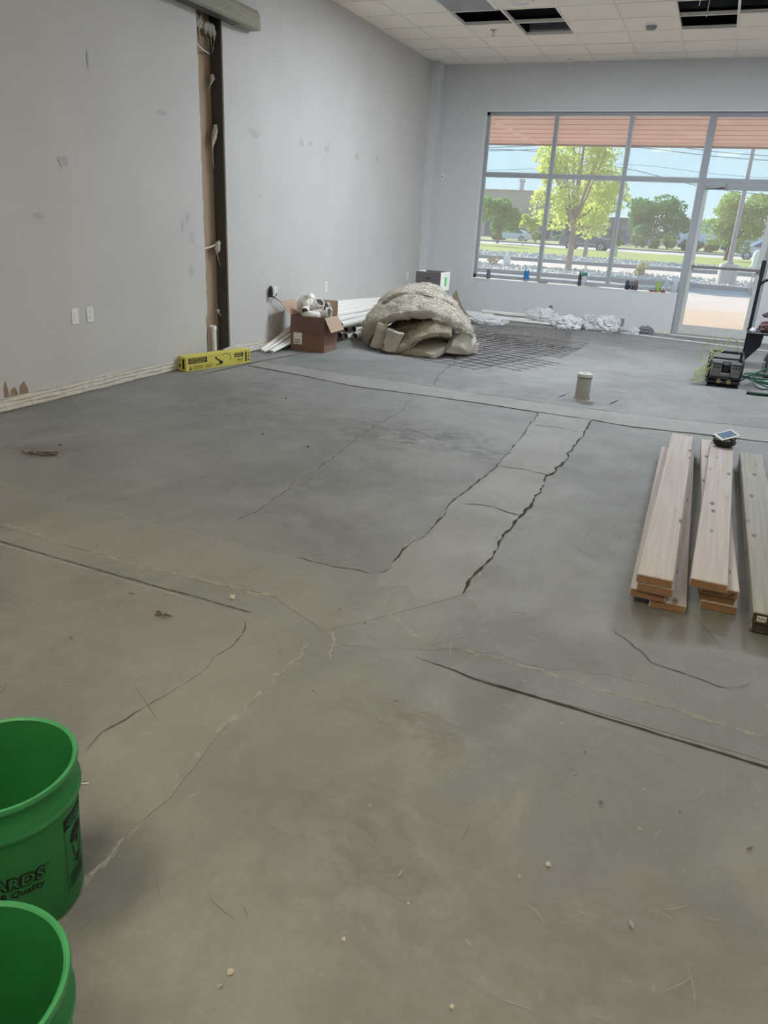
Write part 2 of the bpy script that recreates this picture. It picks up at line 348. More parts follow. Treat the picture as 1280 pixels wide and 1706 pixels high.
patch('trench_patch', jag([(XL, 2.26), (-2.05, 2.22), (-1.34, 2.24), (-1.05, 2.1), (-.68, 2.62), (-1.06, 2.62), (-1.25, 2.6), (-1.64, 2.59), (-2.39, 2.6), (-3.25, 2.65), (XL, 2.7), (XL, 2.26)], .07, .008, 7)[:-1], M_patch2, .002)
patch('trench_patch', jag([(-1.35, 2.08), (-1.3, 1.78), (-1.32, 1.46), (-1.34, 1.2), (-1.32, .3), (-1.0, .3), (-1.03, 1.19), (-1.06, 1.6), (-1.05, 2.0), (-1.35, 2.08)], .06, .01, 8)[:-1], M_patch2, .002)
patch('trench_strip', jag([(-.52, 2.07), (3.3, 2.0), (3.3, 2.15), (.41, 2.17), (-.09, 2.19), (-.29, 2.215), (-.5, 2.215), (-.52, 2.07)], .08, .006, 9)[:-1], M_strip, .0015)
patch('skim_patch', jag([(-1.3, 2.25), (-.95, 2.05), (-.5, 2.23), (.1, 2.3), (-.2, 2.75), (-.62, 2.95), (-1.02, 2.85), (-1.3, 2.25)], .06, .02, 10)[:-1], M_floor, .0008)
for i, (a, b) in enumerate(((.0, 4.36), (.02, 3.62), (.0, 5.52))):
    ribbon('crack', [(-1.02, b), (-.85, b + .03), (-.68, b - .02)], .007, M_crack2, .0044, .01, 90 + i)
ribbon('crack', jl, .006, M_crack, .0046, .004, 11, 1., .025)
ribbon('crack', jr, .009, M_crack, .0046, .005, 12, 1., .025)
ribbon('crack', jt, .008, M_crack2, .0052, .003, 13, 1., .04)
ribbon('crack', jb_, .009, M_crack, .0052, .003, 14, 1., .04)
ribbon('crack', [(-2.13, 5.95), (-2.05, 5.24), (-2.03, 4.64), (-1.99, 4.08), (-1.92, 3.7), (-1.93, 3.44), (-1.89, 3.24), (-1.89, 3.0), (-1.9, 2.83)], .0045, M_crack2, .0012, .02, 15)
ribbon('crack', [(-2.15, 6.4), (-2.29, 6.92), (-2.4, 7.95)], .008, M_crack2, .0012, .012, 16)
ribbon('crack', [(-1.34, 2.03), (-1.3, 1.91), (-1.3, 1.78), (-1.28, 1.71), (-1.29, 1.61), (-1.32, 1.46), (-1.34, 1.35), (-1.34, 1.24)], .0035, M_crack2, .0026, .009, 17)
ribbon('saw_cut', [(XL, 2.13), (-2.65, 2.12), (-2.44, 2.11), (-1.98, 2.1), (-1.66, 2.1), (-1.35, 2.09)], .006, M_crack2, .0026, .003, 18)
ribbon('saw_cut', [(-.70, 2.095), (-.55, 2.08), (-.48, 2.06), (-.3, 2.052)], .005, M_crack, .002, .002, 19)
ribbon('saw_cut', [(-.4, 2.06), (-.07, 2.045), (.16, 2.033), (.4, 2.02), (1.2, 2.0), (3.3, 1.95)], .009, M_crack, .002, .0015, 20, .4)
ribbon('saw_cut', [(-4.09, 5.56), (-4.04, 6.34), (-3.92, 7.1), (-3.67, 8.02)], .012, M_crack, .0055, .001, 21, .15, .2)
ribbon('crack', [(-1.45, 2.59), (-1.25, 2.6), (-1.09, 2.61)], .008, M_crack2, .0026, .008, 22)
ribbon('crack', [(-.1, 2.62), (.05, 2.45), (.3, 2.4)], .006, M_crack2, .0012, .012, 23)
ridge('cement_ridge', [(XL, 2.69), (-3.25, 2.65), (-2.96, 2.61), (-2.61, 2.6), (-2.39, 2.61), (-2.06, 2.59), (-1.7, 2.58)], .011, .006, M_ridge, 31)
ridge('cement_ridge', [(XL, 2.28), (-2.82, 2.26), (-2.31, 2.225), (-1.81, 2.225), (-1.34, 2.24)], .014, .009, M_ridge, 32)
ridge('cement_ridge', [(XL, 2.10), (-2.65, 2.10), (-1.98, 2.085), (-1.6, 2.08)], .008, .004, M_ridge, 33, .004)
ridge('cement_ridge', [(-1.05, 2.0), (-1.06, 1.73), (-1.07, 1.49), (-1.05, 1.28), (-1.03, 1.1), (-1.0, .6)], .012, .006, M_ridge, 34)
ridge('cement_ridge', [(-.6, 2.22), (-.29, 2.222), (-.09, 2.195), (.28, 2.17), (.6, 2.17), (3.3, 2.15)], .012, .007, M_ridge, 35)
ridge('cement_ridge', [(-1.07, 3.1), (-1.06, 2.85), (-1.02, 2.6), (-.92, 2.35), (-.7, 2.2)], .012, .004, M_ridge, 36)
ridge('cement_ridge', [(-.70, 3.3), (-.69, 3.0), (-.69, 2.7), (-.6, 2.5)], .012, .005, M_ridge, 37)
ridge('cement_ridge', [(-1.2, 2.12), (-1.12, 2.18), (-1.02, 2.1), (-.95, 1.95)], .01, .004, M_ridge, 38)
def marks(name, n, fn, m, seed):
    r = random.Random(seed); q = MB()
    for _ in range(n): fn(q, r)
    return stuff(q.build(name, m, floor))
def spot(r):
    while True:
        x, y = r.uniform(-4.2, 1.6), r.uniform(.35, 6.5) if r.random() < .7 else r.uniform(.35, 2.6)
        if abs(x + .55 * 0) < 1.2 + y * .55 or x < 0: return x, y
def scratch(q, r):
    x, y = spot(r); a = r.gauss(.5, .9); L_ = r.uniform(.02, .11) * (1 if r.random() < .8 else 2.5); c = r.uniform(-1, 1); w = r.uniform(.0004, .0012) * (1 + y * .12); V = []; F = []
    for k in range(6):
        t_ = k / 5; aa = a + c * t_; x += L_ / 5 * math.cos(aa); y += L_ / 5 * math.sin(aa); ww = w * (math.sin(math.pi * (t_ * .9 + .05)))
        V += [(x - ww * math.sin(aa), y + ww * math.cos(aa), .0058), (x + ww * math.sin(aa), y - ww * math.cos(aa), .0058)]
        if k: F.append((2 * k - 2, 2 * k - 1, 2 * k + 1, 2 * k))
    q.add(V, F)
def scuff(q, r):
    x, y = spot(r); a = r.uniform(0, 3.14); s1, s2 = r.uniform(.004, .016), r.uniform(.003, .007); n = 9
    q.add([(x, y, .0057)] + [(x + (math.cos(6.283 * k / n) * s1 * math.cos(a) - math.sin(6.283 * k / n) * s2 * math.sin(a)) * (h := r.uniform(.4, 1.2)), y + (math.cos(6.283 * k / n) * s1 * math.sin(a) + math.sin(6.283 * k / n) * s2 * math.cos(a)) * h, .0057) for k in range(n)], [(0, k + 1, (k + 1) % n + 1) for k in range(n)])
M_sc = mat('pale_scratch', (154, 151, 144), .95); M_sc2 = mat('dark_scratch', (102, 98, 90), .95)
marks('scratches', 420, scratch, M_sc, 5); marks('dark_scratches', 160, scratch, M_sc2, 6); marks('scuffs', 170, scuff, M_sc, 7); marks('dark_specks', 90, lambda q, r: scuff(q, r), M_sc2, 8)
MB().prism([(-1.1, 11.72), (1.2, 11.24), (1.2, 11.29), (-1.1, 11.77)], 0, .006).build('white_line', M_white, floor)      # thin white line across the floor inside the door
MB().bb(-.43, .69, 11.99, 12.157, 0, .012, .004).build('threshold', M_alul, floor)

# left wall, with the slot cut out of it
G0, G1, GT = 6.118, 6.49, 3.02
wl = MB()
def wall_slab(y0, y1, z0, z1, jag0=None, jag1=None):
    wl.bb(XL - .016, XL, y0, y1, z0, z1)
def torn_edge(y, side, seed):
    r = random.Random(seed); z = 0.; P = []
    while z < GT: P.append((y + r.uniform(-.006, .008) * side + (.02 * side if z < .45 and side < 0 else 0), z)); z += r.uniform(.03, .12)
    P.append((y, GT)); return P
eL, eR = torn_edge(G0, -1, 1), [(G1, 0), (G1 + .002, 1.), (G1 - .002, 2.), (G1, GT)]
Mw = Matrix(((0, 0, 1, 0), (1, 0, 0, 0), (0, 1, 0, 0), (0, 0, 0, 1)))
wl.prism([(YF, 0)] + eL + [(YF, GT)], XL - .016, XL, Mw)
wl.prism([(YB, 0), (YB, GT)] + eR[::-1], XL - .016, XL, Mw)
wl.bb(XL - .016, XL, YF, YB, GT, ZC)
wall_left = structure(wl.build('wall_left', M_wall))
M_stud = mat('steel_stud', (84, 82, 84), .55, .2, var=.1, scale=6)
M_stub = mat('board_back', (168, 144, 120), .9, var=.08, scale=3, stretch=(1, 3, .6))
MB().bb(XL - .2, XL - .14, G0 - .5, G1 + .3, 0, ZC).build('backing_board', M_stub, wall_left)
sb = MB(); sb.bb(XL - .14, XL - .017, G1 + .002, G1 + .006, 0, ZC); sb.bb(XL - .022, XL - .0165, G1 + .006, G1 + .04, 0, ZC); sb.bb(XL - .14, XL - .135, G1 + .006, G1 + .04, 0, ZC)
sb.build('steel_stud', M_stud, wall_left)
sb = MB(); sb.bb(XL - .14, XL - .017, G0 - .03, G0 - .026, 0, ZC); sb.bb(XL - .022, XL - .0165, G0 - .06, G0 - .03, 0, ZC); sb.build('steel_stud', M_stud, wall_left)
def blob(name, cy, cz, ry, rz, m, seed, n=16):
    r = random.Random(seed); dx = .001 + .0004 * (seed % 7); V = [(XL + dx, cy, cz)]
    for i in range(n):
        a = 2 * math.pi * i / n; k = r.uniform(.6, 1.15); V.append((XL + dx, cy + ry * k * math.cos(a), cz + rz * k * math.sin(a)))
    return MB().add(V, [(0, i + 1, (i + 1) % n + 1) for i in range(n)]).build(name, m, wall_left)
for i, (y, z, a, b) in enumerate(((7.01, 2.11, .09, .05), (6.93, 2.13, .05, .03), (7.94, 2.12, .05, .05), (8.14, 2.13, .06, .035), (8.56, 2.11, .07, .055), (9.38, 2.10, .05, .05), (10.01, 2.13, .05, .05), (8.6, 2.17, .04, .03))):
    blob('spackle_spot', y, z, a, b, M_putty, i)
for i, (y, z, a, b) in enumerate(((4.47, 1.66, .05, .04), (5.6, 2.11, .08, .025), (4.19, 1.3, .05, .025), (5.87, 1.31, .03, .06), (5.93, 1.16, .035, .06), (5.89, .87, .05, .05), (5.8, 1.25, .02, .05), (4.8, 2.35, .012, .07), (7.1, 1.55, .02, .02))):
    blob('scuff', y, z, a, b, M_scuff, 20 + i)
for i, (y, z, w, h) in enumerate(((3.735, .10, .022, .11), (3.80, .10, .034, .06), (3.885, .10, .04, .085))):
    P = [(y - w, z)] + [(y + w * math.cos(math.pi * (1 - k / 8)) , z + h * math.sin(math.pi * k / 8) * (1 + .1 * ((k * 7) % 3 - 1))) for k in range(1, 8)] + [(y + w, z)]
    MB().prism(P, XL, XL + .0015, Mw).build('torn_spot', M_torn, wall_left)
# ragged adhesive where the baseboard was pulled off
bbd = MB()
for zc, hh, th, sd in ((.018, .02, .011, 1), (.05, .016, .012, 2), (.077, .013, .009, 3), (.098, .008, .006, 4)):
    n = 330; V = []; F = []
    for i in range(n + 1):
        y = 1.0 + i * (YB - 1.0 - .3) / n
        off = .012 * noise.noise(Vector((y * 1.3, sd * 5, 0))) + .006 * noise.noise(Vector((y * 7, sd, 3)))
        k = max(.25, 1 + .9 * noise.noise(Vector((y * 5, sd * 3, 7)))); h = hh * k * (1 if sd < 4 else max(0.05, noise.noise(Vector((y * 2.2, 9, 1))) * 2 + .2))
        if G0 - .02 < y < G1 + .02 : k *= .02
        z = max(h, zc + off)
        for dz, dx in ((-h, 0), (-h * .5, th * k), (h * .4, th * k * .8), (h, 0)): V.append((XL - .001 + dx, y, z + dz))
        if i:
            for q in range(3): F.append((4 * i - 4 + q, 4 * i + q, 4 * i + 1 + q, 4 * i - 3 + q))
    bbd.add(V, F)
structure(bbd.build('baseboard_left', M_bead, smooth=True))

# back wall with the window and door openings
WX0, WX1, WZ0, WZ1, DX0, DX1 = -3.585, -.43, .58, 2.976, -.43, .69
wb = MB(); T = .22
wb.bb(XL, WX0, YB, YB + T, 0, ZC); wb.bb(WX0, DX1, YB, YB + T, WZ1, ZC); wb.bb(WX0, WX1, YB, YB + T, 0, WZ0 - .012); wb.bb(DX1, XR, YB, YB + T, 0, ZC)
wall_back = structure(wb.build('wall_back', M_wallb))
structure(MB().bb(XR, XR + .2, YF, YB + T, 0, ZC).build('wall_right', M_wallb))
structure(MB().bb(XL - .3, XR + .2, YF - .2, YF, 0, ZC).build('wall_front', M_wall))
MB().bb(XL - .34, XL - .2, YF - .2, YB + T, 0, 4.6).build('outer_skin', M_stub, wall_left)
structure(MB().bb(XL, -4.262, 11.87, YB, 0, ZC).build('trim_1', M_wallb))
# base residue on the back wall
bk = MB(); V = []; F = []
for i in range(61):
    x = -1.0 + i * .0095; h = .05 * (1 + .4 * noise.noise(Vector((x * 9, 2, 2)))); d = .008
    V += [(x, YB + .001, h), (x, YB - d, h * .8), (x, YB - d * 1.2, .0)]
    if i: F += [(3 * i - 3, 3 * i, 3 * i + 1, 3 * i - 2), (3 * i - 2, 3 * i + 1, 3 * i + 2, 3 * i - 1)]
structure(MB().add(V, F).build('baseboard_back', M_bead, smooth=True))

# ceiling: grid lines, tiles, missing tiles with the dark plenum above
P_ = .605; GX = [-.262 + P_ * k for k in range(-7, 7)]; GY = [11.745 - P_ * k for k in range(0, 6)]
xs = sorted([XL] + [x for x in GX if XL + .05 < x < XR] + [XR]); ys = sorted([YB] + GY)
ycut = ys[0]
ceiling = structure(MB().bb(XL, XR, YF, ycut - .3, ZC, ZC + .02).build('ceiling', M_tile))
gm = MB()
for x in xs: gm.bb(x - .012, x + .012, ycut - .3, YB, ZC - .004, ZC + .03)
for y in ys + [ycut - .31]: gm.bb(XL, XR, y - .012, y + .012, ZC - .004, ZC + .03)
gm.build('grid_tees', M_grid, ceiling)
def has(cx, cy):
    if -3.287 < cx < -2.077 and 9.325 < cy < 9.93: return 'hole'
    if -2.682 < cx < -2.077 and 9.93 < cy < 10.535: return 'hole'
    if -.867 < cx < 1.553 and 9.325 < cy < 9.93: return 'hole'
    if -.867 < cx < -.262 and 9.93 < cy < 10.535: return 'hole'
    if -3.287 < cx < -2.682 and cy < 9.325: return 'troffer'
    return 'tile'
tme = {}
ys2 = [ycut - .3] + ys
for i in range(len(xs) - 1):
    for j in range(len(ys2) - 1):
        x0, x1, y0, y1 = xs[i] + .012, xs[i + 1] - .012, ys2[j] + .012, ys2[j + 1] - .012
        if has((x0 + x1) / 2, (y0 + y1) / 2) != 'tile': continue
        key = (round(x1 - x0, 3), round(y1 - y0, 3))
        if key not in tme: o = MB().box((0, 0, .007), (key[0], key[1], .014), None, .003).build('ceiling_tile', M_tile); tme[key] = o.data; bpy.data.objects.remove(o)
        link('ceiling_tile', tme[key], ceiling, ((x0 + x1) / 2, (y0 + y1) / 2, ZC + rnd.uniform(-.001, .002)))
pm = MB(); pm.bb(XL - .2, XR + .2, YF, YB + T, 4.55, 4.6); pm.bb(XL - .2, XR + .2, YB, YB + T, ZC, 4.55); pm.bb(XL - .2, XL - .12, YF, YB, ZC + .03, 4.55); pm.bb(XR, XR + .2, YF, YB, ZC, 4.55)
structure(pm.build('trim_2', M_plenum))
dj = MB()
for y in (9.75, 10.62): dj.bb(XL, XR, y, y + .05, 3.82, 3.9); dj.bb(XL, XR, y + .015, y + .035, 3.9, 4.25)
dj.build('roof_joist', M_duct, ceiling)
MB().bb(-2.62, -2.12, 10.44, 10.52, ZC + .03, ZC + .12).build('plenum_bracket', M_duct, ceiling)
# ceiling devices
t = thing('downlight', 'round white recessed downlight in the ceiling beside the missing tiles', 'light', (-2.395, 9.045, ZC))
MB().lathe([(.075, .03), (.08, 0), (.085, -.012), (.13, -.016), (.138, -.008), (.138, 0)], 40).build('trim_ring', M_white, t, True)
MB().lathe([(.078, .002), (.055, .03), (.0, .045)], 32).build('reflector', mat('frosted_reflector', (170, 172, 168), .4), t, True)
def troffer(x0, x1, y0, y1, power, label, name='ceiling_or_fill_light', tint=(1, .96, .9)):
    t = thing(name, label, 'light', ((x0 + x1) / 2, (y0 + y1) / 2, ZC)); a, b = (x1 - x0) / 2, (y1 - y0) / 2
    f = MB()
    for (X0, X1, Y0, Y1) in ((-a, a, -b, -b + .03), (-a, a, b - .03, b), (-a, -a + .03, -b, b), (a - .03, a, -b, b)): f.bb(X0, X1, Y0, Y1, -.012, -.0005)
    f.build('frame', M_white, t)
    if power:
        m = bpy.data.materials.new('fill_lamp_diffuser'); m.use_nodes = True; p = m.node_tree.nodes['Principled BSDF']
        p.inputs['Base Color'].default_value = (.8, .8, .8, 1); p.inputs['Emission Color'].default_value = (*tint, 1); p.inputs['Emission Strength'].default_value = power  # glow of an added fill lamp
    else: m = mat('grey_lens', (150, 150, 146), .25, var=.08, scale=4)
    MB().bb(-a + .03, a - .03, -b + .03, b - .03, -.008, -.001).build('diffuser', m, t)
    return t
troffer(-3.275, -2.694, 8.14, 9.31, 0, 'unlit grey-lensed troffer in the ceiling beside the round downlight')
FILL_LAMPS = ((-1.75, 8.4, FILL_FRONT * .92, (.84, .93, 1.03), 'added fill lamp overhead nearest the storefront, over the insulation heap'), (1.15, 8.7, FILL_FRONT * .7, (.84, .93, 1.03), 'added fill lamp overhead nearest the storefront, over the compressor'),
         (-.56, 6.2, FILL_FRONT * .06, (.9, .95, 1), 'added fill lamp overhead above the capped floor pipe'), (2.16, 6.2, FILL_FRONT * .05, (.9, .95, 1), 'added fill lamp overhead above the floor behind the lumber stacks'),
         (-.9, 3.6, FILL_MID, (1, .95, .88), 'added fill lamp overhead above the concrete trench patch'),
         (-2.0, .0, FILL_BACK * 1.3, (1, .88, .62), 'added warm fill lamp overhead above the buckets'), (-.2, -.9, FILL_BACK, (1, .88, .62), 'added warm fill lamp overhead behind the camera, mid-room'), (2.0, -.6, FILL_BACK * .8, (1, .88, .62), 'added warm fill lamp overhead behind the camera, lumber side'))
for x, y, pw, tint, lab in FILL_LAMPS: troffer(x - .3, x + .3, y - .6, y + .6, pw, lab, tint=tint)  # out-of-view fill lamps, added to light the room
t = thing('sprinkler_head', 'small chrome sprinkler head hanging below a ceiling tile', 'sprinkler', (-3.0, 10.2, ZC))
MB().lathe([(.0, -.002), (.04, -.002), (.04, -.008), (.012, -.012), (.012, -.03), (.0, -.03)], 20).build('escutcheon', M_steel, t, True)
q = MB(); q.tube([(.012, 0, -.028), (.02, 0, -.045), (.004, 0, -.062)], .003, 6); q.tube([(-.012, 0, -.028), (-.02, 0, -.045), (-.004, 0, -.062)], .003, 6); q.build('frame_arms', M_steel, t)
MB().lathe([(.0, -.062), (.022, -.064), (.022, -.067), (.0, -.067)], 16).build('deflector', M_steel, t)
t = thing('smoke_detector', 'grey covered smoke detector on a ceiling tile', 'detector', (-1.168, 10.25, ZC))
MB().lathe([(.075, -.0005), (.075, -.012), (.07, -.016), (.0, -.016)], 28).build('base', M_white, t, True)
MB().lathe([(.062, -.016), (.06, -.035), (.045, -.052), (.0, -.058)], 28).build('cover', mat('grey_cover', (132, 134, 138), .5), t, True)
t = thing('ceiling_hook', 'white hook hanging from the ceiling above the storefront wall', 'hook', (-2.385, 11.97, ZC))
MB().lathe([(.03, -.004), (.03, -.014), (.0, -.016)], 14).build('hook_plate', M_white, t)
MB().tube(spline([(0, 0, -.012), (0, 0, -.09), (.012, 0, -.125), (.035, 0, -.125), (.04, 0, -.1)], 5), .006, 7).build('hook_wire', M_white, t, True)
for i, (a, b) in enumerate((((-.75, 9.42, 4.3), (-.66, 9.78, ZC + .05)), ((-.72, 9.98, 4.2), (-.6, 10.3, ZC + .06)))):
    o = MB().tube(spline([a, ((a[0] + b[0]) / 2 + .06, (a[1] + b[1]) / 2, (a[2] + b[2]) / 2), b], 6), .006, 6).build('loose_wire', M_white, None, True)
    tag(o, ('pale loose wire dangling in the larger dark ceiling opening', 'pale loose wire dangling in the single-tile dark ceiling opening')[i], 'wire')

# ------------------------------------------------------------------ storefront window and door
FY0, FY1 = YB + .065, YB + .135
def structure_thing(name):
    o = bpy.data.objects.new(name, None); COL.objects.link(o); return structure(o)
win = structure_thing('window_1')
f = MB(); X0, X1, Z0, Z1 = WX0 + .012, WX1, WZ0 + .012, WZ1 - .012
f.bb(X0, X0 + .045, FY0, FY1, Z0, Z1); f.bb(X0, DX1 - .012, FY0, FY1, Z1 - .045, Z1); f.bb(X0, X1, FY0, FY1, Z0, Z0 + .045); f.build('window_frame', M_alu, win)
VX = [X0 + .022, -2.517, -1.456, -.385]; RAILZ = 2.11
for x in VX[1:3]: MB().bb(x - .024, x + .024, FY0 - .004, FY1 + .004, Z0 + .045, Z1 - .045).build('mullion', M_alu, win)
MB().bb(X0 + .045, -.43, FY0, FY1, RAILZ - .028, RAILZ + .028).build('transom_rail', M_alu, win)
for i in range(3):
    a, b = VX[i] + .024, VX[i + 1] - (.024 if i < 2 else .045)
    for z0, z1 in ((Z0 + .045, RAILZ - .028), (RAILZ + .028, Z1 - .045)):
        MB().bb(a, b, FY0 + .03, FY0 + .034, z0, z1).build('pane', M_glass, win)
        g = MB(); w = .01
        g.bb(a, b, FY0 + .005, FY0 + .03, z0, z0 + w); g.bb(a, b, FY0 + .005, FY0 + .03, z1 - w, z1); g.bb(a, a + w, FY0 + .005, FY0 + .03, z0 + w, z1 - w); g.bb(b - w, b, FY0 + .005, FY0 + .03, z0 + w, z1 - w)
        g.build('glazing_bead', M_alul, win)
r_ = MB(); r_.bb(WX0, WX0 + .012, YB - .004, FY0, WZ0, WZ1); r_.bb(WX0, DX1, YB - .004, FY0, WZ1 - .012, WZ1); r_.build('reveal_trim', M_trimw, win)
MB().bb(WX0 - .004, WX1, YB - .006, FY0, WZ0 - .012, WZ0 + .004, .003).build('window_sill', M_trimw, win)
door = structure_thing('door_1')
f = MB(); f.bb(DX0, DX0 + .09, FY0 - .01, FY1 + .01, 0, Z1 - .045); f.bb(DX1 - .07, DX1, FY0 - .01, FY1 + .01, 0, Z1 - .045); f.bb(DX0 + .09, DX1 - .07, FY0, FY1, 2.085, 2.145); f.bb(DX0 + .09, DX1 - .07, FY0, FY1, Z1 - .06, Z1 - .045)
f.build('door_frame', M_alu, door)
dl = DX0 + .092, DX1 - .072
MB().bb(dl[0] - .0, dl[0] + .05, FY0, FY0 + .045, .015, 2.08).build('stile', M_alul, door)
MB().bb(dl[1] - .07, dl[1], FY0, FY0 + .045, .015, 2.08).build('stile', M_alul, door)
MB().bb(dl[0] + .05, dl[1] - .07, FY0, FY0 + .045, .015, .145).build('bottom_rail', M_alul, door)
MB().bb(dl[0] + .05, dl[1] - .07, FY0, FY0 + .045, 2.0, 2.08).build('top_rail', M_alu, door)
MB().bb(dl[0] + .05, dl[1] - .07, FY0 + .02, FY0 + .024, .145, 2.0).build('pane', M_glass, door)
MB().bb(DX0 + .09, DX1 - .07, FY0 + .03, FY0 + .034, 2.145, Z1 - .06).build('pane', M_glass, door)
MB().bb(dl[0] + .03, dl[1] - .03, FY0 - .06, FY0 - .035, .955, .99, .006).build('push_bar', M_steel, door)
b_ = MB()
for x in (dl[0] + .03, dl[1] - .05): b_.bb(x, x + .03, FY0 - .04, FY0, .95, .995)
b_.build('bar_bracket', M_steel, door)
MB().tube(spline([(dl[1] - .06, FY0, .66), (dl[1] - .1, FY0 - .04, .68), (dl[1] - .1, FY0 - .05, .8), (dl[1] - .1, FY0 - .04, .9), (dl[1] - .06, FY0, .92)], 6), .011, 8).build('pull_handle', M_alul, door, True)
MB().bb(dl[0] + .0, dl[0] + .27, FY0 - .065, FY0 - .003, 2.03, 2.09, .006).build('door_closer', M_alu, door)
MB().tube([(dl[0] + .2, FY0 - .05, 2.03), (dl[0] + .1, FY0 - .09, 2.02), (dl[0] + .02, FY0 - .03, 2.02)], .009, 6).build('closer_arm', M_alul, door)
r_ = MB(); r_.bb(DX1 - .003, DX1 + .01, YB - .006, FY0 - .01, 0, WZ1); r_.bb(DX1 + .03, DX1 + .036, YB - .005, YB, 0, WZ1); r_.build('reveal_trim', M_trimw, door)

# ------------------------------------------------------------------ buckets
M_green = mat('green_bucket_plastic', (18, 106, 52), .34, var=.05, scale=7, spec=.5)
def plastic_mat(name, rgb, k):
    m = bpy.data.materials.new(name); m.use_nodes = True; N = m.node_tree.nodes; L = m.node_tree.links; p = N['Principled BSDF']; o = N['Material Output']
    p.inputs['Base Color'].default_value = srgb(*rgb); p.inputs['Roughness'].default_value = .36
    t = N.new('ShaderNodeBsdfTranslucent'); t.inputs[0].default_value = srgb(*rgb); a = N.new('ShaderNodeMixShader'); a.inputs[0].default_value = k
    L.new(p.outputs[0], a.inputs[1]); L.new(t.outputs[0], a.inputs[2]); L.new(a.outputs[0], o.inputs[0]); return m
M_green = plastic_mat('green_pail_plastic', (74, 168, 102), .5)
M_gscuff = mat('green_bucket_rim', (62, 148, 92), .42, var=.12, scale=14)
def bucket(label, loc, rz, lettered):
    t = thing('bucket', label, 'bucket', loc, rz, 'green pails')
    H, rb = .35, .127
    R = lambda z: rb + (.139 - rb) * z / .27
    prof = [(.0, .008), (rb - .012, .008), (rb - .004, .0), (rb, .006), (R(.262), .262), (.145, .266), (.1475, .272), (.1475, .288), (.1445, .295), (.1405, .305), (.1395, .33), (.1425, .334), (.1465, .338), (.1475, .344), (.146, .349), (.1415, .35),
            (.1375, .347), (.136, .33), (.1345, .29), (R(.262) - .004, .26), (rb - .003, .012), (.0, .01)]
    MB().lathe(prof, 72).build('pail', M_green, t, True)
    MB().lathe([(.1467, .3385), (.1482, .3445), (.1462, .3505), (.1412, .3512), (.1372, .3478)], 72).build('rim_edge', M_gscuff, t, True)
    MB().lathe([(.1477, .2735), (.1485, .28), (.1477, .2865)], 72).build('band', M_gscuff, t, True)
    def wrap(vs, th0, z0, off=.0009):
        out = []
        for v in vs:
            z = z0 + v.y; r = R(z) + off + v.z; a = th0 + v.x / .134
            out.append((r * math.cos(a), r * math.sin(a), z))
        return out
    D = math.radians
    def subdivide(vs, fs, step=.006):
        bm = bmesh.new(); B = [bm.verts.new(v) for v in vs]
        for f_ in fs:
            try: bm.faces.new([B[i] for i in f_])
            except ValueError: pass
        bmesh.ops.triangulate(bm, faces=bm.faces)
        for _ in range(2):
            es = [e for e in bm.edges if e.calc_length() > step]
            if es: bmesh.ops.subdivide_edges(bm, edges=es, cuts=1, use_grid_fill=False); bmesh.ops.triangulate(bm, faces=[f_ for f_ in bm.faces if len(f_.verts) > 3])
        bm.verts.index_update(); r = [v.co.copy() for v in bm.verts], [tuple(v.index for v in f_.verts) for f_ in bm.faces]; bm.free(); return r
    def print_on(name, vs, fs, th0, z0, m, off, mbx=None):
        vs, fs = subdivide(vs, fs); (mbx or MB()).add(wrap(vs, th0, z0, off), fs)
        return (mbx or None)
    def word(name, body, size, th_right, z, m, offset=0., off=.0009, shear=0., spacing=1.):
        vs, fs = text_mesh(body, size, offset, spacing); mx = max(v.x for v in vs)
        vs = [Vector((v.x - mx + v.y * shear, v.y, 0)) for v in vs]
        vs, fs = subdivide(vs, fs); MB().add(wrap(vs, th_right, z, off), fs).build(name, m, t)
    if lettered:
        word('lettering', 'MENARDS', .036, D(-15.5), .150, M_ink, .0042, .0008, .12, 1.06)
        word('lettering', 'MENARDS', .036, D(-16.6), .150, M_green, .0004, .0014, .12, 1.06)
        word('lettering', '\u00ae', .012, D(-10.5), .170, M_ink, 0, .0008)
        word('lettering', 'Service & Quality', .0215, D(-17), .1265, M_ink, .0005, .0008, .25, 1.0)
    # warning label: header box with lettering bars, pictogram of a child tipping into a pail, fine print
    def poly(pts): return [Vector((x, y, 0)) for x, y in pts], [tuple(range(len(pts)))]
    def rect(x0, x1, y0, y1): return poly([(x0, y0), (x1, y0), (x1, y1), (x0, y1)])
    lab = MB(); th = D(7); w = .082
    for q in (rect(0, w, .212, .243), rect(-.0015, 0, .055, .243), rect(w, w + .0015, .055, .243)): print_on('', *q, th, 0, None, .0008, lab)
    body = [(.012, .172), (.02, .19), (.034, .2), (.05, .202), (.062, .194), (.066, .18), (.06, .166), (.05, .168), (.044, .150), (.036, .150), (.034, .166), (.024, .164)]
    print_on('', *poly(body), th, 0, None, .0008, lab)
    pail = [(.020, .158), (.026, .124), (.034, .118), (.048, .118), (.056, .124), (.062, .158), (.058, .158), (.052, .127), (.046, .123), (.036, .123), (.030, .127), (.024, .158)]
    for k in range(6):
        a, b = pail[k], pail[k + 1]; c, d = pail[10 - k], pail[11 - k]
        if k < 5: print_on('', *poly([a, b, c, d]), th, 0, None, .0008, lab)
    print_on('', *poly([(.022, .116), (.060, .116), (.041, .098)]), th, 0, None, .0008, lab)
    rr = random.Random(3)
    for k in range(9): print_on('', *rect(.006, .006 + rr.uniform(.055, .072), .090 - k * .0042, .0922 - k * .0042), th, 0, None, .0008, lab)
    lab.build('warning_label', M_ink, t)
    lab2 = MB()
    for (y, x0) in ((.232, .010), (.224, .006), (.217, .014)):
        x = x0
        while x < w - .012: d = rr.uniform(.004, .010); print_on('', *rect(x, x + d, y, y + .0042), th, 0, None, .0014, lab2); x += d + .002
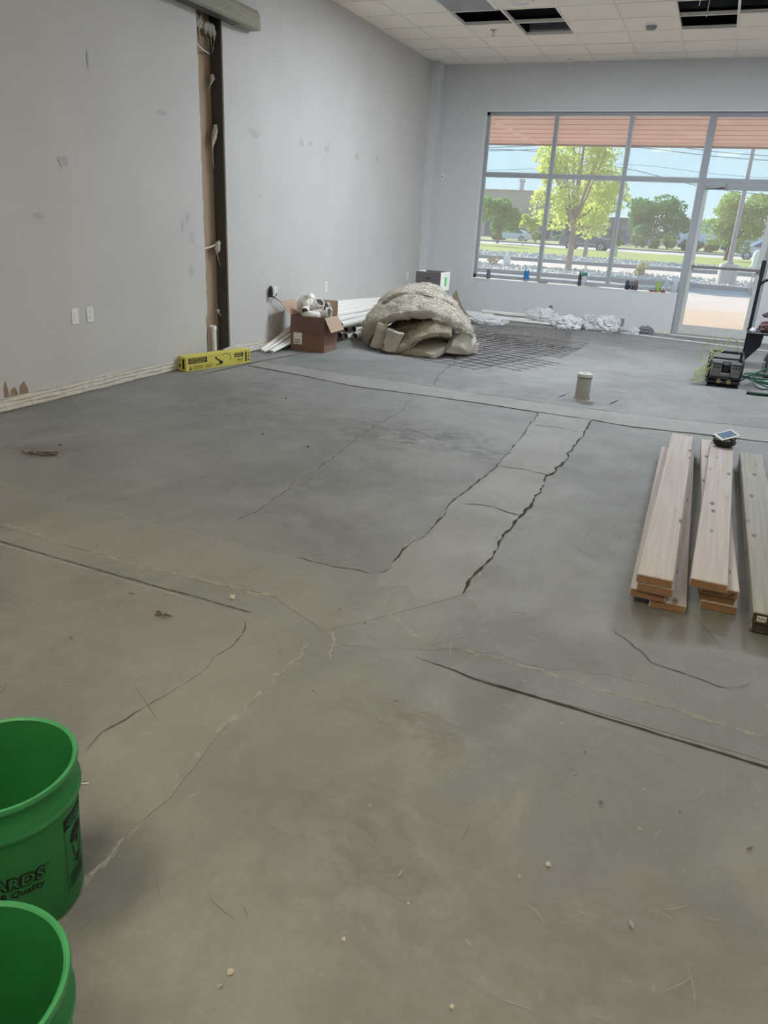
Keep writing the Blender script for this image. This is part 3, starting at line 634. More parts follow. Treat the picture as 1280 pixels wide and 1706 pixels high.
    print_on('', *rect(.03, .056, .176, .179), th, 0, None, .0014, lab2)
    stuff(lab2.build('label_lettering', M_green, t))
    hd = MB(); a0 = D(43); ca, sa = math.cos(a0), math.sin(a0)
    P = [(.139 * ca, .139 * sa, .258), (.152 * ca, .152 * sa, .26), (.156 * ca - .012 * -sa, .156 * sa - .012 * ca, .264)]
    arc = [(.158 * math.cos(a0 + math.pi * k / 20), .158 * math.sin(a0 + math.pi * k / 20), .258 - .12 * math.sin(math.pi * k / 20)) for k in range(21)]
    hd.tube([(.136 * ca, .136 * sa, .262)] + arc + [(-.136 * ca, -.136 * sa, .262)], .0026, 8).build('wire_handle', M_steel, t, True)
    return t
bucket('green bucket with black lettering and a warning label, farther of the two', (-1.13, .823, 0), 0, True)
bucket('green plastic bucket nearest the camera, cut off by the bottom left corner', (-.797, .462, 0), math.radians(112), True)

# ------------------------------------------------------------------ lumber stacks
def board(label, fl, fr, bk_dir, length, ztop, th=.038, m=None, group='pine boards in the floor stacks', wgt=None):
    """fl, fr: near end corners (x, y); bk_dir: (dx, dy) of the board's length"""
    w = .137; d = Vector((*bk_dir, 0)).normalized(); s = Vector((d.y, -d.x, 0)); a = Vector((*fl, 0)); c = a + s * w / 2 + d * length / 2; c.z = ztop - th
    o = thing('pine_board', label, 'board', c, math.atan2(-d.x, d.y), group)
    m = m or M_wood
    MB().box((0, 0, th / 2), (w, length, th), None, .004).build('plank', m, o)
    for sg in (-1, 1): MB().box((0, sg * (length / 2 + .0004), th / 2), (w - .008, .0006, th - .008)).build('sawn_end', M_woodend if m is M_wood else M_oldend, o)
    return o
G1_ = 'pine boards in the floor stacks'
board('top pine board of the left lumber stack', (-.058, 2.835), None, (0, 1), 2.42, .152)
board('second pine board from the top in the left lumber stack', (-.05, 2.84), None, (.004, 1), 2.40, .114)
board('third pine board down in the left lumber stack, its near end jutting left', (-.073, 2.858), None, (-.013, 1), 2.3, .076)
board('bottom pine board of the left lumber stack, its near end jutting right', (.008, 2.872), None, (-.016, 1), 2.5, .038)
board('top pine board of the middle lumber stack, under the black gadget', (.138, 2.90), None, (.022, 1), 2.32, .152)
board('second pine board down in the middle lumber stack, angled with a dark slash', (.188, 2.945), None, (-.024, 1), 2.42, .114)
board('third pine board down in the middle lumber stack', (.182, 2.965), None, (-.012, 1), 2.35, .076)
board('bottom pine board of the middle lumber stack', (.197, 2.965), None, (-.01, 1), 2.36, .038)
MB().tube([(.285, 2.9428, .083), (.31, 2.9426, .104)], .0018, 5).build('pencil_mark', M_ink, None)
tag(bpy.data.objects['pencil_mark'], 'dark slash on the end of a board in the middle stack', 'mark')
o = board('weathered treated board on top at the right edge, darkened near end', (.372, 2.83), None, (.001, 1), 2.40, .098, .045, M_oldwood, 'weathered boards at the right edge')
MB().box((.0, -1.2 - .001, .022), (.132, .0012, .036)).build('dark_end', M_oldend, o)  # thin dark sheet over the near end
board('weathered treated board underneath at the right edge', (.378, 2.845), None, (.0, 1), 2.40, .053, .045, M_oldwood, 'weathered boards at the right edge')
t = thing('end_tag', 'white paper tag stapled on the dark end of the weathered board', 'tag', (.405, 2.8275, .062))
MB().box((0, 0, .012), (.032, .001, .022)).build('paper', M_white, t)
q = MB()
for k in range(6): q.box((-.012 + k * .0046, -.0008, .012), (.0016 + (k % 2) * .001, .0006, .014))
q.build('bars', M_ink, t)
MB().prism([(.43, 2.84), (.5, 2.834), (.505, 2.872), (.47, 2.89), (.438, 2.878)], .0983, .1005).build('bark_scrap', M_torn)
tag(bpy.data.objects['bark_scrap'], 'pale torn wood scrap on the dark end of the weathered board', 'scrap')
# black gadget with a tilted shiny plate
t = thing('gadget', 'black gadget with a shiny tilted plate on the far end of the middle lumber stack', 'gadget', (.262, 5.09, .152), .1)
q = MB(); q.lathe([(.0, .002), (.045, .002), (.06, .014), (.064, .032), (.058, .048), (.04, .056), (.0, .058)], 24).build('body', M_black, t, True)
for s in (-1, 1):
    q = MB()
    for k in range(4): q.lathe([(.0, -.007), (.006, -.004), (.008, 0), (.006, .004), (.0, .007)], 8, (s * (.058 + .006 * (k % 2)), -.02 + .013 * k, .022 + .01 * k))
    q.build('grip_knobs', M_black, t, True)
Mt = Matrix.Rotation(math.radians(14), 3, 'X') @ Matrix.Rotation(math.radians(-9), 3, 'Y') @ Matrix.Rotation(math.radians(28), 3, 'Z')
MB().box((.008, .012, .071), (.125, .10, .005), Mt, .002).build('plate', M_white, t)
MB().box((.0085, .0135, .0742), (.098, .076, .0012), Mt).build('glass_face', mat('blue_glass', (150, 178, 214), .08, .6), t)

# ------------------------------------------------------------------ floor pipe stub, debris
t = thing('pipe_stub', 'grey capped drain pipe standing up from the concrete floor', 'pipe', (-.862, 6.66, 0))
q = MB().lathe([(.0, .0), (.062, .0), (.062, .205), (.0, .205)], 36); q.build('pipe', M_pvcg, t, True)
MB().lathe([(.0625, .196), (.064, .196), (.064, .201), (.0625, .201)], 36).build('joint_ring', M_slot, t, True)
MB().lathe([(.0625, .201), (.066, .203), (.066, .226), (.062, .232), (.02, .232), (.018, .238), (.0, .238)], 36).build('cap', mat('pale_grey_cap', (192, 193, 186), .5), t, True)
q = MB(); n = 20
V = [(0, 0, .03)] + [((.064 + .03 * abs(noise.noise(Vector((k * .9, 1, 2))))) * math.cos(6.283 * k / n), (.064 + .03 * abs(noise.noise(Vector((k * .9, 1, 2))))) * math.sin(6.283 * k / n), .028 * (k % 2)) for k in range(n)]
q.lathe([(.063, .045), (.0645, .03), (.078, .008), (.1, .0008)], 24); q.v = [(x, y, z * (1 + .5 * noise.noise(Vector((x * 40, y * 40, 1))))) for x, y, z in q.v]
q.build('mortar_collar', M_ridge, t, True)
for i, (pts) in enumerate((((-1.06, 6.63), (-1.02, 6.8)), ((-.62, 6.6), (-.56, 6.85)))): ribbon('saw_cut', list(pts), .01, M_crack, .005, .002, 60 + i)
def rock(name, label, cat, loc, r, m, seed, sq=.6):
    bm = bmesh.new(); bmesh.ops.create_icosphere(bm, subdivisions=2, radius=r)
    for v in bm.verts:
        k = 1 + .45 * noise.noise(v.co * (1.3 / r) + Vector((seed * 3, 0, 0))); v.co *= k; v.co.z = max(v.co.z * sq, -r * sq * .6) + r * sq * .6
    me = bpy.data.meshes.new(name); bm.to_mesh(me); bm.free(); me.materials.append(m); return tag(link(name, me, None, loc), label, cat)
rock('plaster_chip', 'white plaster chip lying beside the left floor joint', 'debris', (-1.478, 2.156, 0.002), .013, M_chip, 1)
q = MB()
for k in range(5):
    a = k * 1.25; q.add([(0, 0, .004), (.025 * math.cos(a), .012 * math.sin(a), .012), (.045 * math.cos(a + .3), .022 * math.sin(a + .3), .003), (.02 * math.cos(a + .7), .012 * math.sin(a + .7), .001)], [(0, 1, 2, 3)])
tag(q.build('dry_leaf', M_leafd, None, False), 'small dry brown leaf on the bare concrete near the left joint', 'leaf').location = (-1.625, 1.925, .001)
q = MB()
for k in range(9): a = rnd.uniform(-.5, .5); x, y = rnd.uniform(-.1, .1), rnd.uniform(-.04, .04); q.tube([(x, y, .004), (x + .09 * math.cos(a), y + .09 * math.sin(a), .006)], .0025, 5)
tag(q.build('rusty_scraps', mat('rust_scrap', (96, 74, 52), .9)), 'brown rusty scraps on the floor below the left wall', 'debris').location = (-3.54, 3.13, .0)
sp = [(-3.503, 3.314), (-2.6, 4.2), (-2.2, 4.1), (-3.0, 5.2), (-.45, 1.02), (.02, .98), (-.36, 1.16), (-.2, .98), (-.62, .86), (-.3, .72), (-1.66, 4.5), (-.1, 1.4)]
for i, (x, y) in enumerate(sp):
    rock('pebble', None, None, (x, y, 0), (.003 + .002 * (i % 3)) if y < 1.6 else .008, M_chip if i > 3 else M_crack, 10 + i)
for i, o in enumerate([o for o in COL.objects if o.name.startswith('pebble')]):
    tag(o, 'tiny crumb of debris on the open concrete floor', 'debris', 'crumbs on the open floor')
    o.data.materials[0] = M_chip if i > 3 else M_crack

# ------------------------------------------------------------------ left wall: plates, charger, slot contents, grooved ledge
def plate(label, y, z, kind, x=XL):
    t = thing('wall_plate' if kind == 'blank' else 'wall_outlet', label, 'switch' if kind == 'blank' else 'outlet', (x, y, z))
    MB().box((.003, 0, 0), (.006, .072, .116), None, .002).build('cover_plate', M_white, t)
    if kind == 'blank': MB().box((.0065, 0, 0), (.004, .034, .068), None, .001).build('insert', M_white, t)
    else:
        for s in (-1, 1):
            r = MB().prism([(.016 * math.cos(a * math.pi / 8), .016 * math.sin(a * math.pi / 8) * .85) for a in range(16)], 0, .0025, Matrix(((0, 0, 1, .006), (1, 0, 0, 0), (0, 1, 0, s * .02), (0, 0, 0, 1)))).build('receptacle', M_white, t)
            q = MB(); q.box((.0088, -.006, s * .02 + .003), (.0008, .002, .008)); q.box((.0088, .006, s * .02 + .003), (.0008, .002, .007)); q.box((.0088, 0, s * .02 - .008), (.0008, .004, .004)); q.build('slots', M_slot, r)
    return t
plate('blank white wall plate at the left, near the bare wall base', 4.44, .592, 'blank')
plate('white duplex outlet beside the blank wall plate', 4.595, .592, 'duplex')
plate('white outlet behind the small black plug-in charger', 7.386, .59, 'duplex')
plate('white outlet on the left wall above the long white pipes', 8.597, .58, 'duplex')
plate('white outlet on the left wall near the corner column', 11.38, .59, 'duplex')
t = thing('charger', 'small black charger with a short cord hanging at the left wall outlet', 'charger', (XL + .03, 7.24, .545))
MB().lathe([(.0, 0), (.02, .0), (.024, .03), (.022, .09), (.012, .115), (.0, .118)], 14).build('charger_body', M_black, t, True)
MB().tube(spline([(0, .0, .01), (.01, .06, .0), (.0, .12, .015), (-.015, .15, .03)], 6), .005, 6).build('plug_cord', M_black, t, True)
MB().tube(spline([(0, .0, .005), (.02, .08, -.02), (.03, .18, -.07), (.03, .24, -.1)], 6), .004, 6).build('tail_cord', M_black, t, True)
t = thing('standpipe', 'white capped pipe standing in the wall slot behind the yellow carton', 'pipe', (XL - .075, 6.305, 0))
MB().lathe([(.0, .0), (.034, .0), (.034, .30), (.0, .30)], 24).build('pipe', M_pvc, t, True)
MB().lathe([(.035, .285), (.038, .287), (.038, .318), (.033, .326), (.0, .327)], 24).build('cap', M_white, t, True)
for i, (a, b, lab) in enumerate((((XL - .03, 6.11, 2.725), (XL - .125, 6.47, 2.69), 'thin white cable crossing the wall slot near its top'), ((XL - .02, 6.10, 1.055), (XL - .1, 6.46, 1.09), 'thin white cable crossing the wall slot at waist height'))):
    mid = [(a[k] + b[k]) / 2 for k in range(3)]; mid[2] -= .012
    tag(MB().tube(spline([a, mid, b], 6), .006, 6).build('cable', M_white, None, True), lab, 'cable')
def tuft(name, label, c, h, w, seed, m=M_insul):
    """torn wisp of insulation: a ragged, twisted flake with a hanging tail"""
    r = random.Random(seed); V = []; F = []; n = 14; k = 6
    for i in range(n + 1):
        t_ = i / n; ww = w * (math.sin(math.pi * min(1, t_ * 1.6 + .12)) * .9 + .12) * (1 - .55 * t_) * r.uniform(.8, 1.2); zz = h * (.5 - t_); tw = .8 * math.sin(3 * t_ + seed)
        for j in range(k):
            a = 2 * math.pi * j / k; x, y = math.cos(a) * ww * .35, math.sin(a) * ww * .5
            V.append((x * math.cos(tw) - y * math.sin(tw), x * math.sin(tw) + y * math.cos(tw) + .03 * math.sin(4 * t_ + seed), zz + r.uniform(-.01, .01)))
        if i:
            for j in range(k): F.append(((i - 1) * k + j, (i - 1) * k + (j + 1) % k, i * k + (j + 1) % k, i * k + j))
    F += [tuple(range(k - 1, -1, -1)), tuple(range(n * k, n * k + k))]
    o = MB().add(V, F).build(name, m, None, True); o.location = c
    return tag(o, label, 'insulation', 'insulation wisps in the wall slot')
tuft('insulation_wisp', 'small curled insulation wisp in the wall slot, highest of the loose wisps', (XL - .09, 6.42, 2.45), .15, .08, 1)
tuft('insulation_wisp', 'largest hanging insulation wisp in the wall slot, level with the spackle spots', (XL - .085, 6.44, 1.94), .36, .10, 2)
tuft('insulation_wisp', 'insulation wisp hanging at the lower cable in the wall slot', (XL - .075, 6.45, 1.0), .24, .07, 3)
tuft('insulation_wisp', 'tiny insulation shred low in the wall slot above the capped pipe', (XL - .08, 6.43, .44), .08, .05, 4)
for i in range(6):
    tuft('insulation_shred', 'torn insulation shred bunched at the top of the wall slot under the ledge', (XL - .05 - .01 * (i % 3), 6.16 + i * .055, 2.86 - .012 * i), .16 + .03 * (i % 3), .09, 7 + i)['group'] = 'shreds at the top of the wall slot'
t = thing('wall_ledge', 'grey-green grooved ledge mounted on the wall above the slot', 'ledge', (XL, 6.0, 2.94))
prof = [(0, .02), (.05, .0), (.135, .0)] + [(.15 + (.006 if k % 4 in (1, 2) else 0) - .003 * k / 4, .012 + .0098 * k) for k in range(13)] + [(.10, .17), (0, .175)]
V = []; F = []; n = len(prof); YS = [-.9, -.3, .2, .6, .85, .93, .975]
for i, y in enumerate(YS):
    k = [1, 1, 1, .98, .93, .82, .6][i]; zb = [0, 0, 0, .0, .004, .012, .024][i]
    for (x, z) in prof: V.append((x * k, y, z * (1 - zb) + zb))
    if i:
        for j in range(n - 1): F.append(((i - 1) * n + j, (i - 1) * n + j + 1, i * n + j + 1, i * n + j))
F.append(tuple(range((len(YS) - 1) * n, len(YS) * n))); F.append(tuple(range(n - 1, -1, -1)))
MB().add(V, F).build('grooved_body', mat('olive_grey_board', (150, 146, 130), .55, var=.08, scale=5, stretch=(1, .3, 4)), t)
MB().bb(.03, .12, -.9, .62, -.004, .001).build('underside_strip', mat('dark_strip', (74, 76, 72), .4), t)  # flat dark strip along the ledge underside

# ------------------------------------------------------------------ yellow carton
t = thing('lamp_carton', 'long yellow carton with black print on the floor under the wall slot', 'box', (-4.17, 5.975, 0), math.atan2(-.2, .76) )
L_, Wd, Hh = .79, .11, .135
MB().box((-Wd / 2, 0, Hh / 2), (Wd, L_, Hh), None, .004).build('carton', M_yel, t)
Mf = Matrix(((0, 0, 1, .0006), (1, 0, 0, 0), (0, 1, 0, 0), (0, 0, 0, 1)))       # (along the box, up) on its front face
def pr(mb, x0, x1, z0, z1, d=.0006): mb.prism([(x0, z0), (x1, z0), (x1, z1), (x0, z1)], 0, d, Mf)
ink = MB(); pr(ink, -.365, -.15, .068, .118); pr(ink, .185, .30, .075, .112); pr(ink, .325, .345, .02, .115)
ink.prism([(-.36, .012), (-.325, .012), (-.342, .05)], 0, .0006, Mf)
for (a, b, zz, nn) in ((-.31, -.19, .042, 4), (-.175, -.08, .042, 4)):
    for k in range(nn): pr(ink, a, b - .02 * (k % 2), zz - k * .009, zz - k * .009 + .003)
for k in range(5): pr(ink, -.05 + k * .012, -.043 + k * .012, .022, .034)
pr(ink, .225, .285, .02, .022)
for k in range(3): pr(ink, .36 + .003 * k, .376, .03 + .03 * k, .045 + .03 * k)
arc = [Vector((.0008, .075 + .065 * math.cos(a), .078 + .046 * math.sin(a))) for a in [2.3 - k * .19 for k in range(17)]]
ink.tube(arc, .0022, 5)
ink.prism([(-.055, .092), (.005, .052), (.016, .066), (-.044, .107)], 0, .0006, Mf)
ink.prism([(.02 + .021 * math.cos(k * .52), .045 + .017 * math.sin(k * .52)) for k in range(12)], 0, .0006, Mf)
ink.build('print', M_ink, t)
yl = MB()
for z0 in (.105, .09, .075):
    x = -.355
    while x < -.17: w = rnd.uniform(.008, .02); pr(yl, x, min(x + w, -.158), z0, z0 + .007, .0012); x += w + .004
for z0 in (.098, .083):
    x = .192
    while x < .285: w = rnd.uniform(.008, .016); pr(yl, x, min(x + w, .293), z0, z0 + .007, .0012); x += w + .004
yl.prism([(-.346, .016), (-.338, .016), (-.336, .036), (-.342, .04)], 0, .0012, Mf); yl.prism([(-.034, .092), (-.006, .072), (-.002, .077), (-.03, .097)], 0, .0012, Mf)
stuff(yl.build('print_cutout', M_yline, t))
vs, fs = text_mesh('4\u2033-6\u2033', .034, .0009)
MB().add([(.0012, .225 + v.x, .034 + v.y) for v in vs], fs).build('lettering', M_ink, t)
q = MB(); q.box((-.035, -L_ / 2 - .0006, .068), (.028, .0008, .09)); q.box((-.085, -L_ / 2 - .0006, .1), (.016, .0008, .012)); q.box((-.085, -L_ / 2 - .0006, .05), (.02, .0008, .03)); q.build('end_print', M_ink, t)

# ------------------------------------------------------------------ cardboard box of pipe fittings
def obox_faces(mb, P, th):
    """a thin panel from 4 corner points (counter-clockwise seen from outside), thickness inwards"""
    P = [Vector(p) for p in P]; n = (P[1] - P[0]).cross(P[3] - P[0]).normalized() * th
    return mb.add(P + [p - n for p in P], [(0, 1, 2, 3), (7, 6, 5, 4)] + [(i, 4 + i, 4 + (i + 1) % 4, (i + 1) % 4) for i in range(4)])
t = thing('cardboard_box', 'open brown cardboard box full of white pipe fittings, standing by the left wall', 'box', (-3.95, 7.47, 0), math.radians(3))
w, d, h = .20, .175, .372
q = MB(); T_ = .006
q.bb(-w, w, -d, -d + T_, 0, h); q.bb(-w, w, d - T_, d, 0, h); q.bb(-w, -w + T_, -d + T_, d - T_, 0, h); q.bb(w - T_, w, -d + T_, d - T_, 0, h); q.bb(-w + T_, w - T_, -d + T_, d - T_, 0, T_)
q.build('carton', M_card, t)
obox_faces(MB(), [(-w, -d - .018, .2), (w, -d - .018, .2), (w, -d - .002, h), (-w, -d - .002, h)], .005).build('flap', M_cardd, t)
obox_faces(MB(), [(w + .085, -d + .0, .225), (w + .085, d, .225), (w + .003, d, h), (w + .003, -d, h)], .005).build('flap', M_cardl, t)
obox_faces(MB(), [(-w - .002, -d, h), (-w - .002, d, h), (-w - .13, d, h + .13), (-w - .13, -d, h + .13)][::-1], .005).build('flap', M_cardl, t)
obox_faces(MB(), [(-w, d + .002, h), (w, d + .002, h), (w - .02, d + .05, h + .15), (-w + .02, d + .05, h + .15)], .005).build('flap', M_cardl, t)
MB().bb(-w + .035, -w + .135, -d - .0012, -d, .07, .195).build('paper_label', M_white, t)
q = MB()
for k in range(4): q.bb(-w + .045, -w + .12 - .01 * (k % 2), -d - .0018, -d - .001, .082 + k * .012, .087 + k * .012)
q.build('label_print', M_ink, t)
def hollow(mb, pts, r, th=.005, n=20):
    """open pipe with a visible bore"""
    mb.tube(pts, r, n, caps=False)
    b = MB().tube(pts, r - th, n, caps=False); mb.add(b.v, [f_[::-1] for f_ in b.f])
    k = len(pts)
    A = MB().tube(pts, r, n, caps=False).v
    for e in (0, k - 1):
        V = A[e * n:(e + 1) * n] + b.v[e * n:(e + 1) * n]; F = [(i, (i + 1) % n, n + (i + 1) % n, n + i) for i in range(n)]
        mb.add(V, F if e else [f_[::-1] for f_ in F])
    return mb
def euler(a, b, c): return (Matrix.Rotation(c, 3, 'Z') @ Matrix.Rotation(b, 3, 'Y') @ Matrix.Rotation(a, 3, 'X'))
def fitting(kind, label, loc, rot, r=.043):
    M = euler(*rot); q = MB(); hub = MB(); bore = MB()
    def P(pts): return [M @ Vector(p) for p in pts]
    if kind == 'elbow':
        a = [Vector((r * 1.6 * (1 - math.cos(x)), 0, r * 1.6 * math.sin(x))) for x in [k * math.pi / 2 / 8 for k in range(9)]]
        q.tube(P(a), r, 18, caps=False); ends = [(a[0], Vector((0, 0, -1))), (a[-1], Vector((1, 0, 0)))]
    elif kind == 'tee':
        q.tube(P([(0, 0, -.06), (0, 0, .06)]), r, 18, caps=False); q.tube(P([(r * .5, 0, 0), (.075, 0, 0)]), r, 18, caps=False)
        ends = [(Vector((0, 0, -.05)), Vector((0, 0, -1))), (Vector((0, 0, .05)), Vector((0, 0, 1))), (Vector((.06, 0, 0)), Vector((1, 0, 0)))]
    else:
        q.tube(P([(0, 0, -.07), (0, 0, .07)]), r, 20, caps=False); ends = [(Vector((0, 0, -.05)), Vector((0, 0, -1))), (Vector((0, 0, .05)), Vector((0, 0, 1)))]
    t = thing('pipe_fitting', label, 'pipe fitting', loc, 0, 'white pipe fittings heaped in the cardboard box')
    q.build('fitting_body', M_pvc, t, True)
    for e, dv in ends:
        hh = hollow(MB(), P([e - dv * .004, e + dv * .042]), r * 1.16, .007); hh.build('socket', M_pvc, t, True)
        MB().tube(P([e + dv * .012, e + dv * .016]), r * 1.04, 18).build('bore', M_bore_shade, t)  # dark disc painting shade into the socket mouth
    return t
bx = Vector((-3.95, 7.47, 0))
for i, (k, lab, (x, y, z), rot, r) in enumerate((
    ('elbow', 'white pipe elbow at the left of the fittings box, mouth tilted up left', (-.145, -.03, .43), (.3, -.6, .4), .043),
    ('elbow', 'topmost white pipe elbow in the fittings box', (-.065, .02, .535), (.2, 2.4, -1.0), .042),
    ('tee', 'white pipe tee in the fittings box with its dark mouth facing the room', (-.06, -.06, .45), (.25, .3, -1.35), .038),
    ('coupling', 'white pipe coupling leaning at the middle of the fittings box', (.025, .0, .46), (.5, .7, .2), .046),
    ('elbow', 'white pipe elbow low at the front of the fittings box', (-.02, -.12, .38), (1.2, .3, .9), .042),
    ('coupling', 'wide white coupling lying at the right of the fittings box', (.115, -.04, .40), (.1, 1.45, .15), .058),
    ('tee', 'white pipe tee at the back of the fittings box', (.05, .11, .43), (.4, 1.1, .8), .042),
    ('elbow', 'white pipe elbow half buried in the left of the fittings box', (-.14, .1, .37), (-.7, .5, 2.0), .042))):
    fitting(k, lab, bx + Vector((x, y, z)), rot, r)
t = thing('pipe_fitting', 'plain white pipe offcut filling the bottom of the fittings box', 'pipe fitting', bx + Vector((0, 0, .15)), 0)
hollow(MB(), [(-.15, -.02, .0), (.15, .03, .02)], .05).build('fitting_body', M_pvc, t, True)
t = thing('pipe_clamp', 'black rubber clamp ring on top of the fittings box at the right', 'clamp', bx + Vector((.165, -.02, .43)), 0)
M_ = euler(.1, 1.4, .2); ring = [M_ @ Vector((.062 * math.cos(a), .062 * math.sin(a), 0)) for a in [2 * math.pi * k / 24 for k in range(24)]]
MB().tube(ring, .012, 8, closed=True).build('ring', M_black, t, True)
MB().box(M_ @ Vector((-.07, 0, 0)), (.03, .03, .025), M_, .004).build('screw_block', M_black, t)

# ------------------------------------------------------------------ pipes along the left wall
def pipe(label, a, b, r, group, name='plastic_pipe', m=M_pvc, th=.004, n=16):
    a, b = Vector(a), Vector(b); q = hollow(MB(), [a, (a + b) / 2, b], r, th, n)
    o = q.build(name, m, None, True, loc=(a.x, a.y, a.z)); tag(o, label, 'pipe', group)
    dd = (b - a).normalized(); c = MB().tube([dd * .06, dd * .062], r - th * .6, n).build('bore', M_bore_shade, o)  # dark disc stands in for the shade down the pipe
    return o
R_ = .043; gp = 'wide white pipes piled along the left wall'; k = 0
for row, (xs_, z, y0) in enumerate((((-4.335, -4.245, -4.155, -4.065, -3.975, -3.885), R_, 8.30), ((-4.29, -4.2, -4.11, -4.02, -3.93), .118, 8.34), ((-4.245, -4.155, -4.065), .193, 8.2))):
    for x in xs_:
        k += 1; y = y0 + rnd.uniform(-.04, .06) + (.06 if x > -3.95 else 0)
        nm = ('bottom', 'second', 'third')[row]; ps = xs_.index(x)
        ordn = ('against the wall', 'second from the wall', 'third from the wall', 'fourth from the wall', 'fifth from the wall', 'outermost')[ps if ps < len(xs_) - 1 else 5]
        pipe('wide white pipe in the %s layer of the wall-side pile, %s' % (nm, ordn), (x, y, z), (x - .01, y + 3.05, z), R_, gp)
for i, (x, z0, y0, x1, z1) in enumerate(((-4.335, .405, 7.75, -4.34, .285), (-4.25, .365, 7.78, -4.27, .275), (-4.16, .335, 7.80, -4.18, .272), (-4.075, .30, 7.84, -4.09, .268), (-3.98, .262, 7.9, -4.01, .205), (-3.89, .215, 8.0, -3.93, .200))):
    pipe('wide white pipe slanting over the pile, near end raised, %s' % ('against the wall', 'second from the wall', 'third from the wall', 'fourth from the wall', 'fifth from the wall', 'outermost')[i], (x, y0, z0), (x1, y0 + 3.0, z1), R_ * .95, 'white pipes slanting over the pile')
gc = 'thin white pipes fanned out beside the cardboard box'
for i, (x0, y0, x1, y1, z1) in enumerate(((-4.362, 7.05, -4.34, 8.3, .32), (-4.335, 6.98, -4.30, 8.35, .34), (-4.30, 6.93, -4.28, 8.3, .36), (-4.275, 7.0, -4.24, 8.3, .33), (-4.245, 6.89, -4.20, 8.3, .30), (-4.205, 6.95, -4.16, 8.3, .27), (-4.165, 6.93, -4.13, 8.3, .23), (-4.32, 7.1, -4.32, 8.3, .40))):
    pipe('thin white pipe by the cardboard box, %s in the fan counted from the wall' % ('first', 'third', 'fourth', 'fifth', 'sixth', 'seventh', 'outermost', 'second')[i], (x0, y0, .017 if i < 7 else .05), (x1, y1, z1), .016, gc, th=.003, n=10)

# ------------------------------------------------------------------ insulation heap
def cr(p0, p1, p2, p3, t): return .5 * ((2 * p1) + (p2 - p0) * t + (2 * p0 - 5 * p1 + 4 * p2 - p3) * t * t + (3 * p1 - p0 - 3 * p2 + p3) * t ** 3)
def sheet(name, label, rows, thick, nu, nv, amp, seed, m=M_insul, fray=.02, tagged=True):
    G = [[Vector(p) for p in r] for r in rows]
    def interp(L, t): 
        n = len(L) - 1; i = min(int(t * n), n - 1); f = t * n - i
        return cr(L[max(i - 1, 0)], L[i], L[i + 1], L[min(i + 2, n)], f)
    top = []
    for j in range(nv + 1):
        row = [interp([interp(r, i / nu) for r in G], j / nv) for i in range(nu + 1)]; top.append(row)
    N = []
    for j in range(nv + 1):
        r = []
        for i in range(nu + 1):
            du = top[j][min(i + 1, nu)] - top[j][max(i - 1, 0)]; dv = top[min(j + 1, nv)][i] - top[max(j - 1, 0)][i]; n = du.cross(dv)
            n = n.normalized() if n.length > 1e-9 else Vector((0, 0, 1)); r.append(n if n.z > -.2 else -n)
        N.append(r)
    V = []
    for s in (0, 1):
        for j in range(nv + 1):
            for i in range(nu + 1):
                p = top[j][i]; n = N[j][i]; e = min(i / nu, 1 - i / nu, j / nv, 1 - j / nv); rd = thick * .5 * max(0, 1 - e * 14) ** 2
                w_ = p * .8 + Vector((noise.noise(p * 6), noise.noise(p * 6 + Vector((5, 1, 2))), 0)) * .05; dsp = amp * (fbm(w_ * 5 + Vector((seed, 0, s * 9)), 3) * .9 + .6 * fbm(w_ * 14 + Vector((0, seed, 0)), 3) * .6 + .16 * noise.noise(w_ * 60)) + amp * 1.5 * (abs(noise.noise(Vector((w_.x * 3, w_.y * 9, w_.z * 9)) + Vector((0, 0, seed)))) ** .7 - .35)
                q = p + n * (dsp - (rd if s == 0 else thick - rd))
                if e < 1e-6: q += Vector((noise.noise(p * 22 + Vector((seed, 1, 0))), noise.noise(p * 22 + Vector((4, seed, 0))), .4 * noise.noise(p * 30))) * fray
                q.z = max(q.z, .004 + .002 * s); V.append(q)
    W_ = nu + 1; o = (nv + 1) * W_; F = []
    for j in range(nv):
        for i in range(nu):
            a = j * W_ + i; F.append((a, a + 1, a + 1 + W_, a + W_)); F.append((o + a, o + a + W_, o + a + 1 + W_, o + a + 1))
    for i in range(nu): F.append((i, o + i, o + i + 1, i + 1)); a = nv * W_ + i; F.append((a, a + 1, o + a + 1, o + a))
    for j in range(nv): a = j * W_; F.append((a, a + W_, o + a + W_, o + a)); a = j * W_ + nu; F.append((a, o + a, o + a + W_, a + W_))
    ob = MB().add(V, F).build(name, m, None, True, loc=tuple(top[0][0]))
    for p in ob.data.polygons: p.use_smooth = True
    try: ob.data.attributes.remove(ob.data.attributes['sharp_edge'])
    except Exception: pass
    g = random.Random(seed); fv = []; ff = []
    for k in range(int(nu * nv * .8)):
        i = g.randrange(len(V) // 2); p = V[i]; n = N[i // W_][i % W_]; d = (n * g.uniform(.2, 1) + Vector((g.uniform(-1, 1), g.uniform(-1, 1), g.uniform(-.6, .8)))).normalized(); L_ = g.uniform(.008, .03); sd = d.orthogonal() * .0022
        q1 = p + d * L_ * .5; q2 = p + d * L_ + Vector((0, 0, -L_ * .3)); b0 = len(fv); fv += [p - sd, p + sd, q1 + sd * .7, q1 - sd * .7, q2]; ff += [(b0, b0 + 1, b0 + 2, b0 + 3), (b0 + 3, b0 + 2, b0 + 4)]
    o0 = top[0][0]; stuff(MB().add([v - o0 for v in fv], ff).build('fibres', m, ob))
    return tag(ob, label, 'insulation', 'torn insulation batts in the heap')
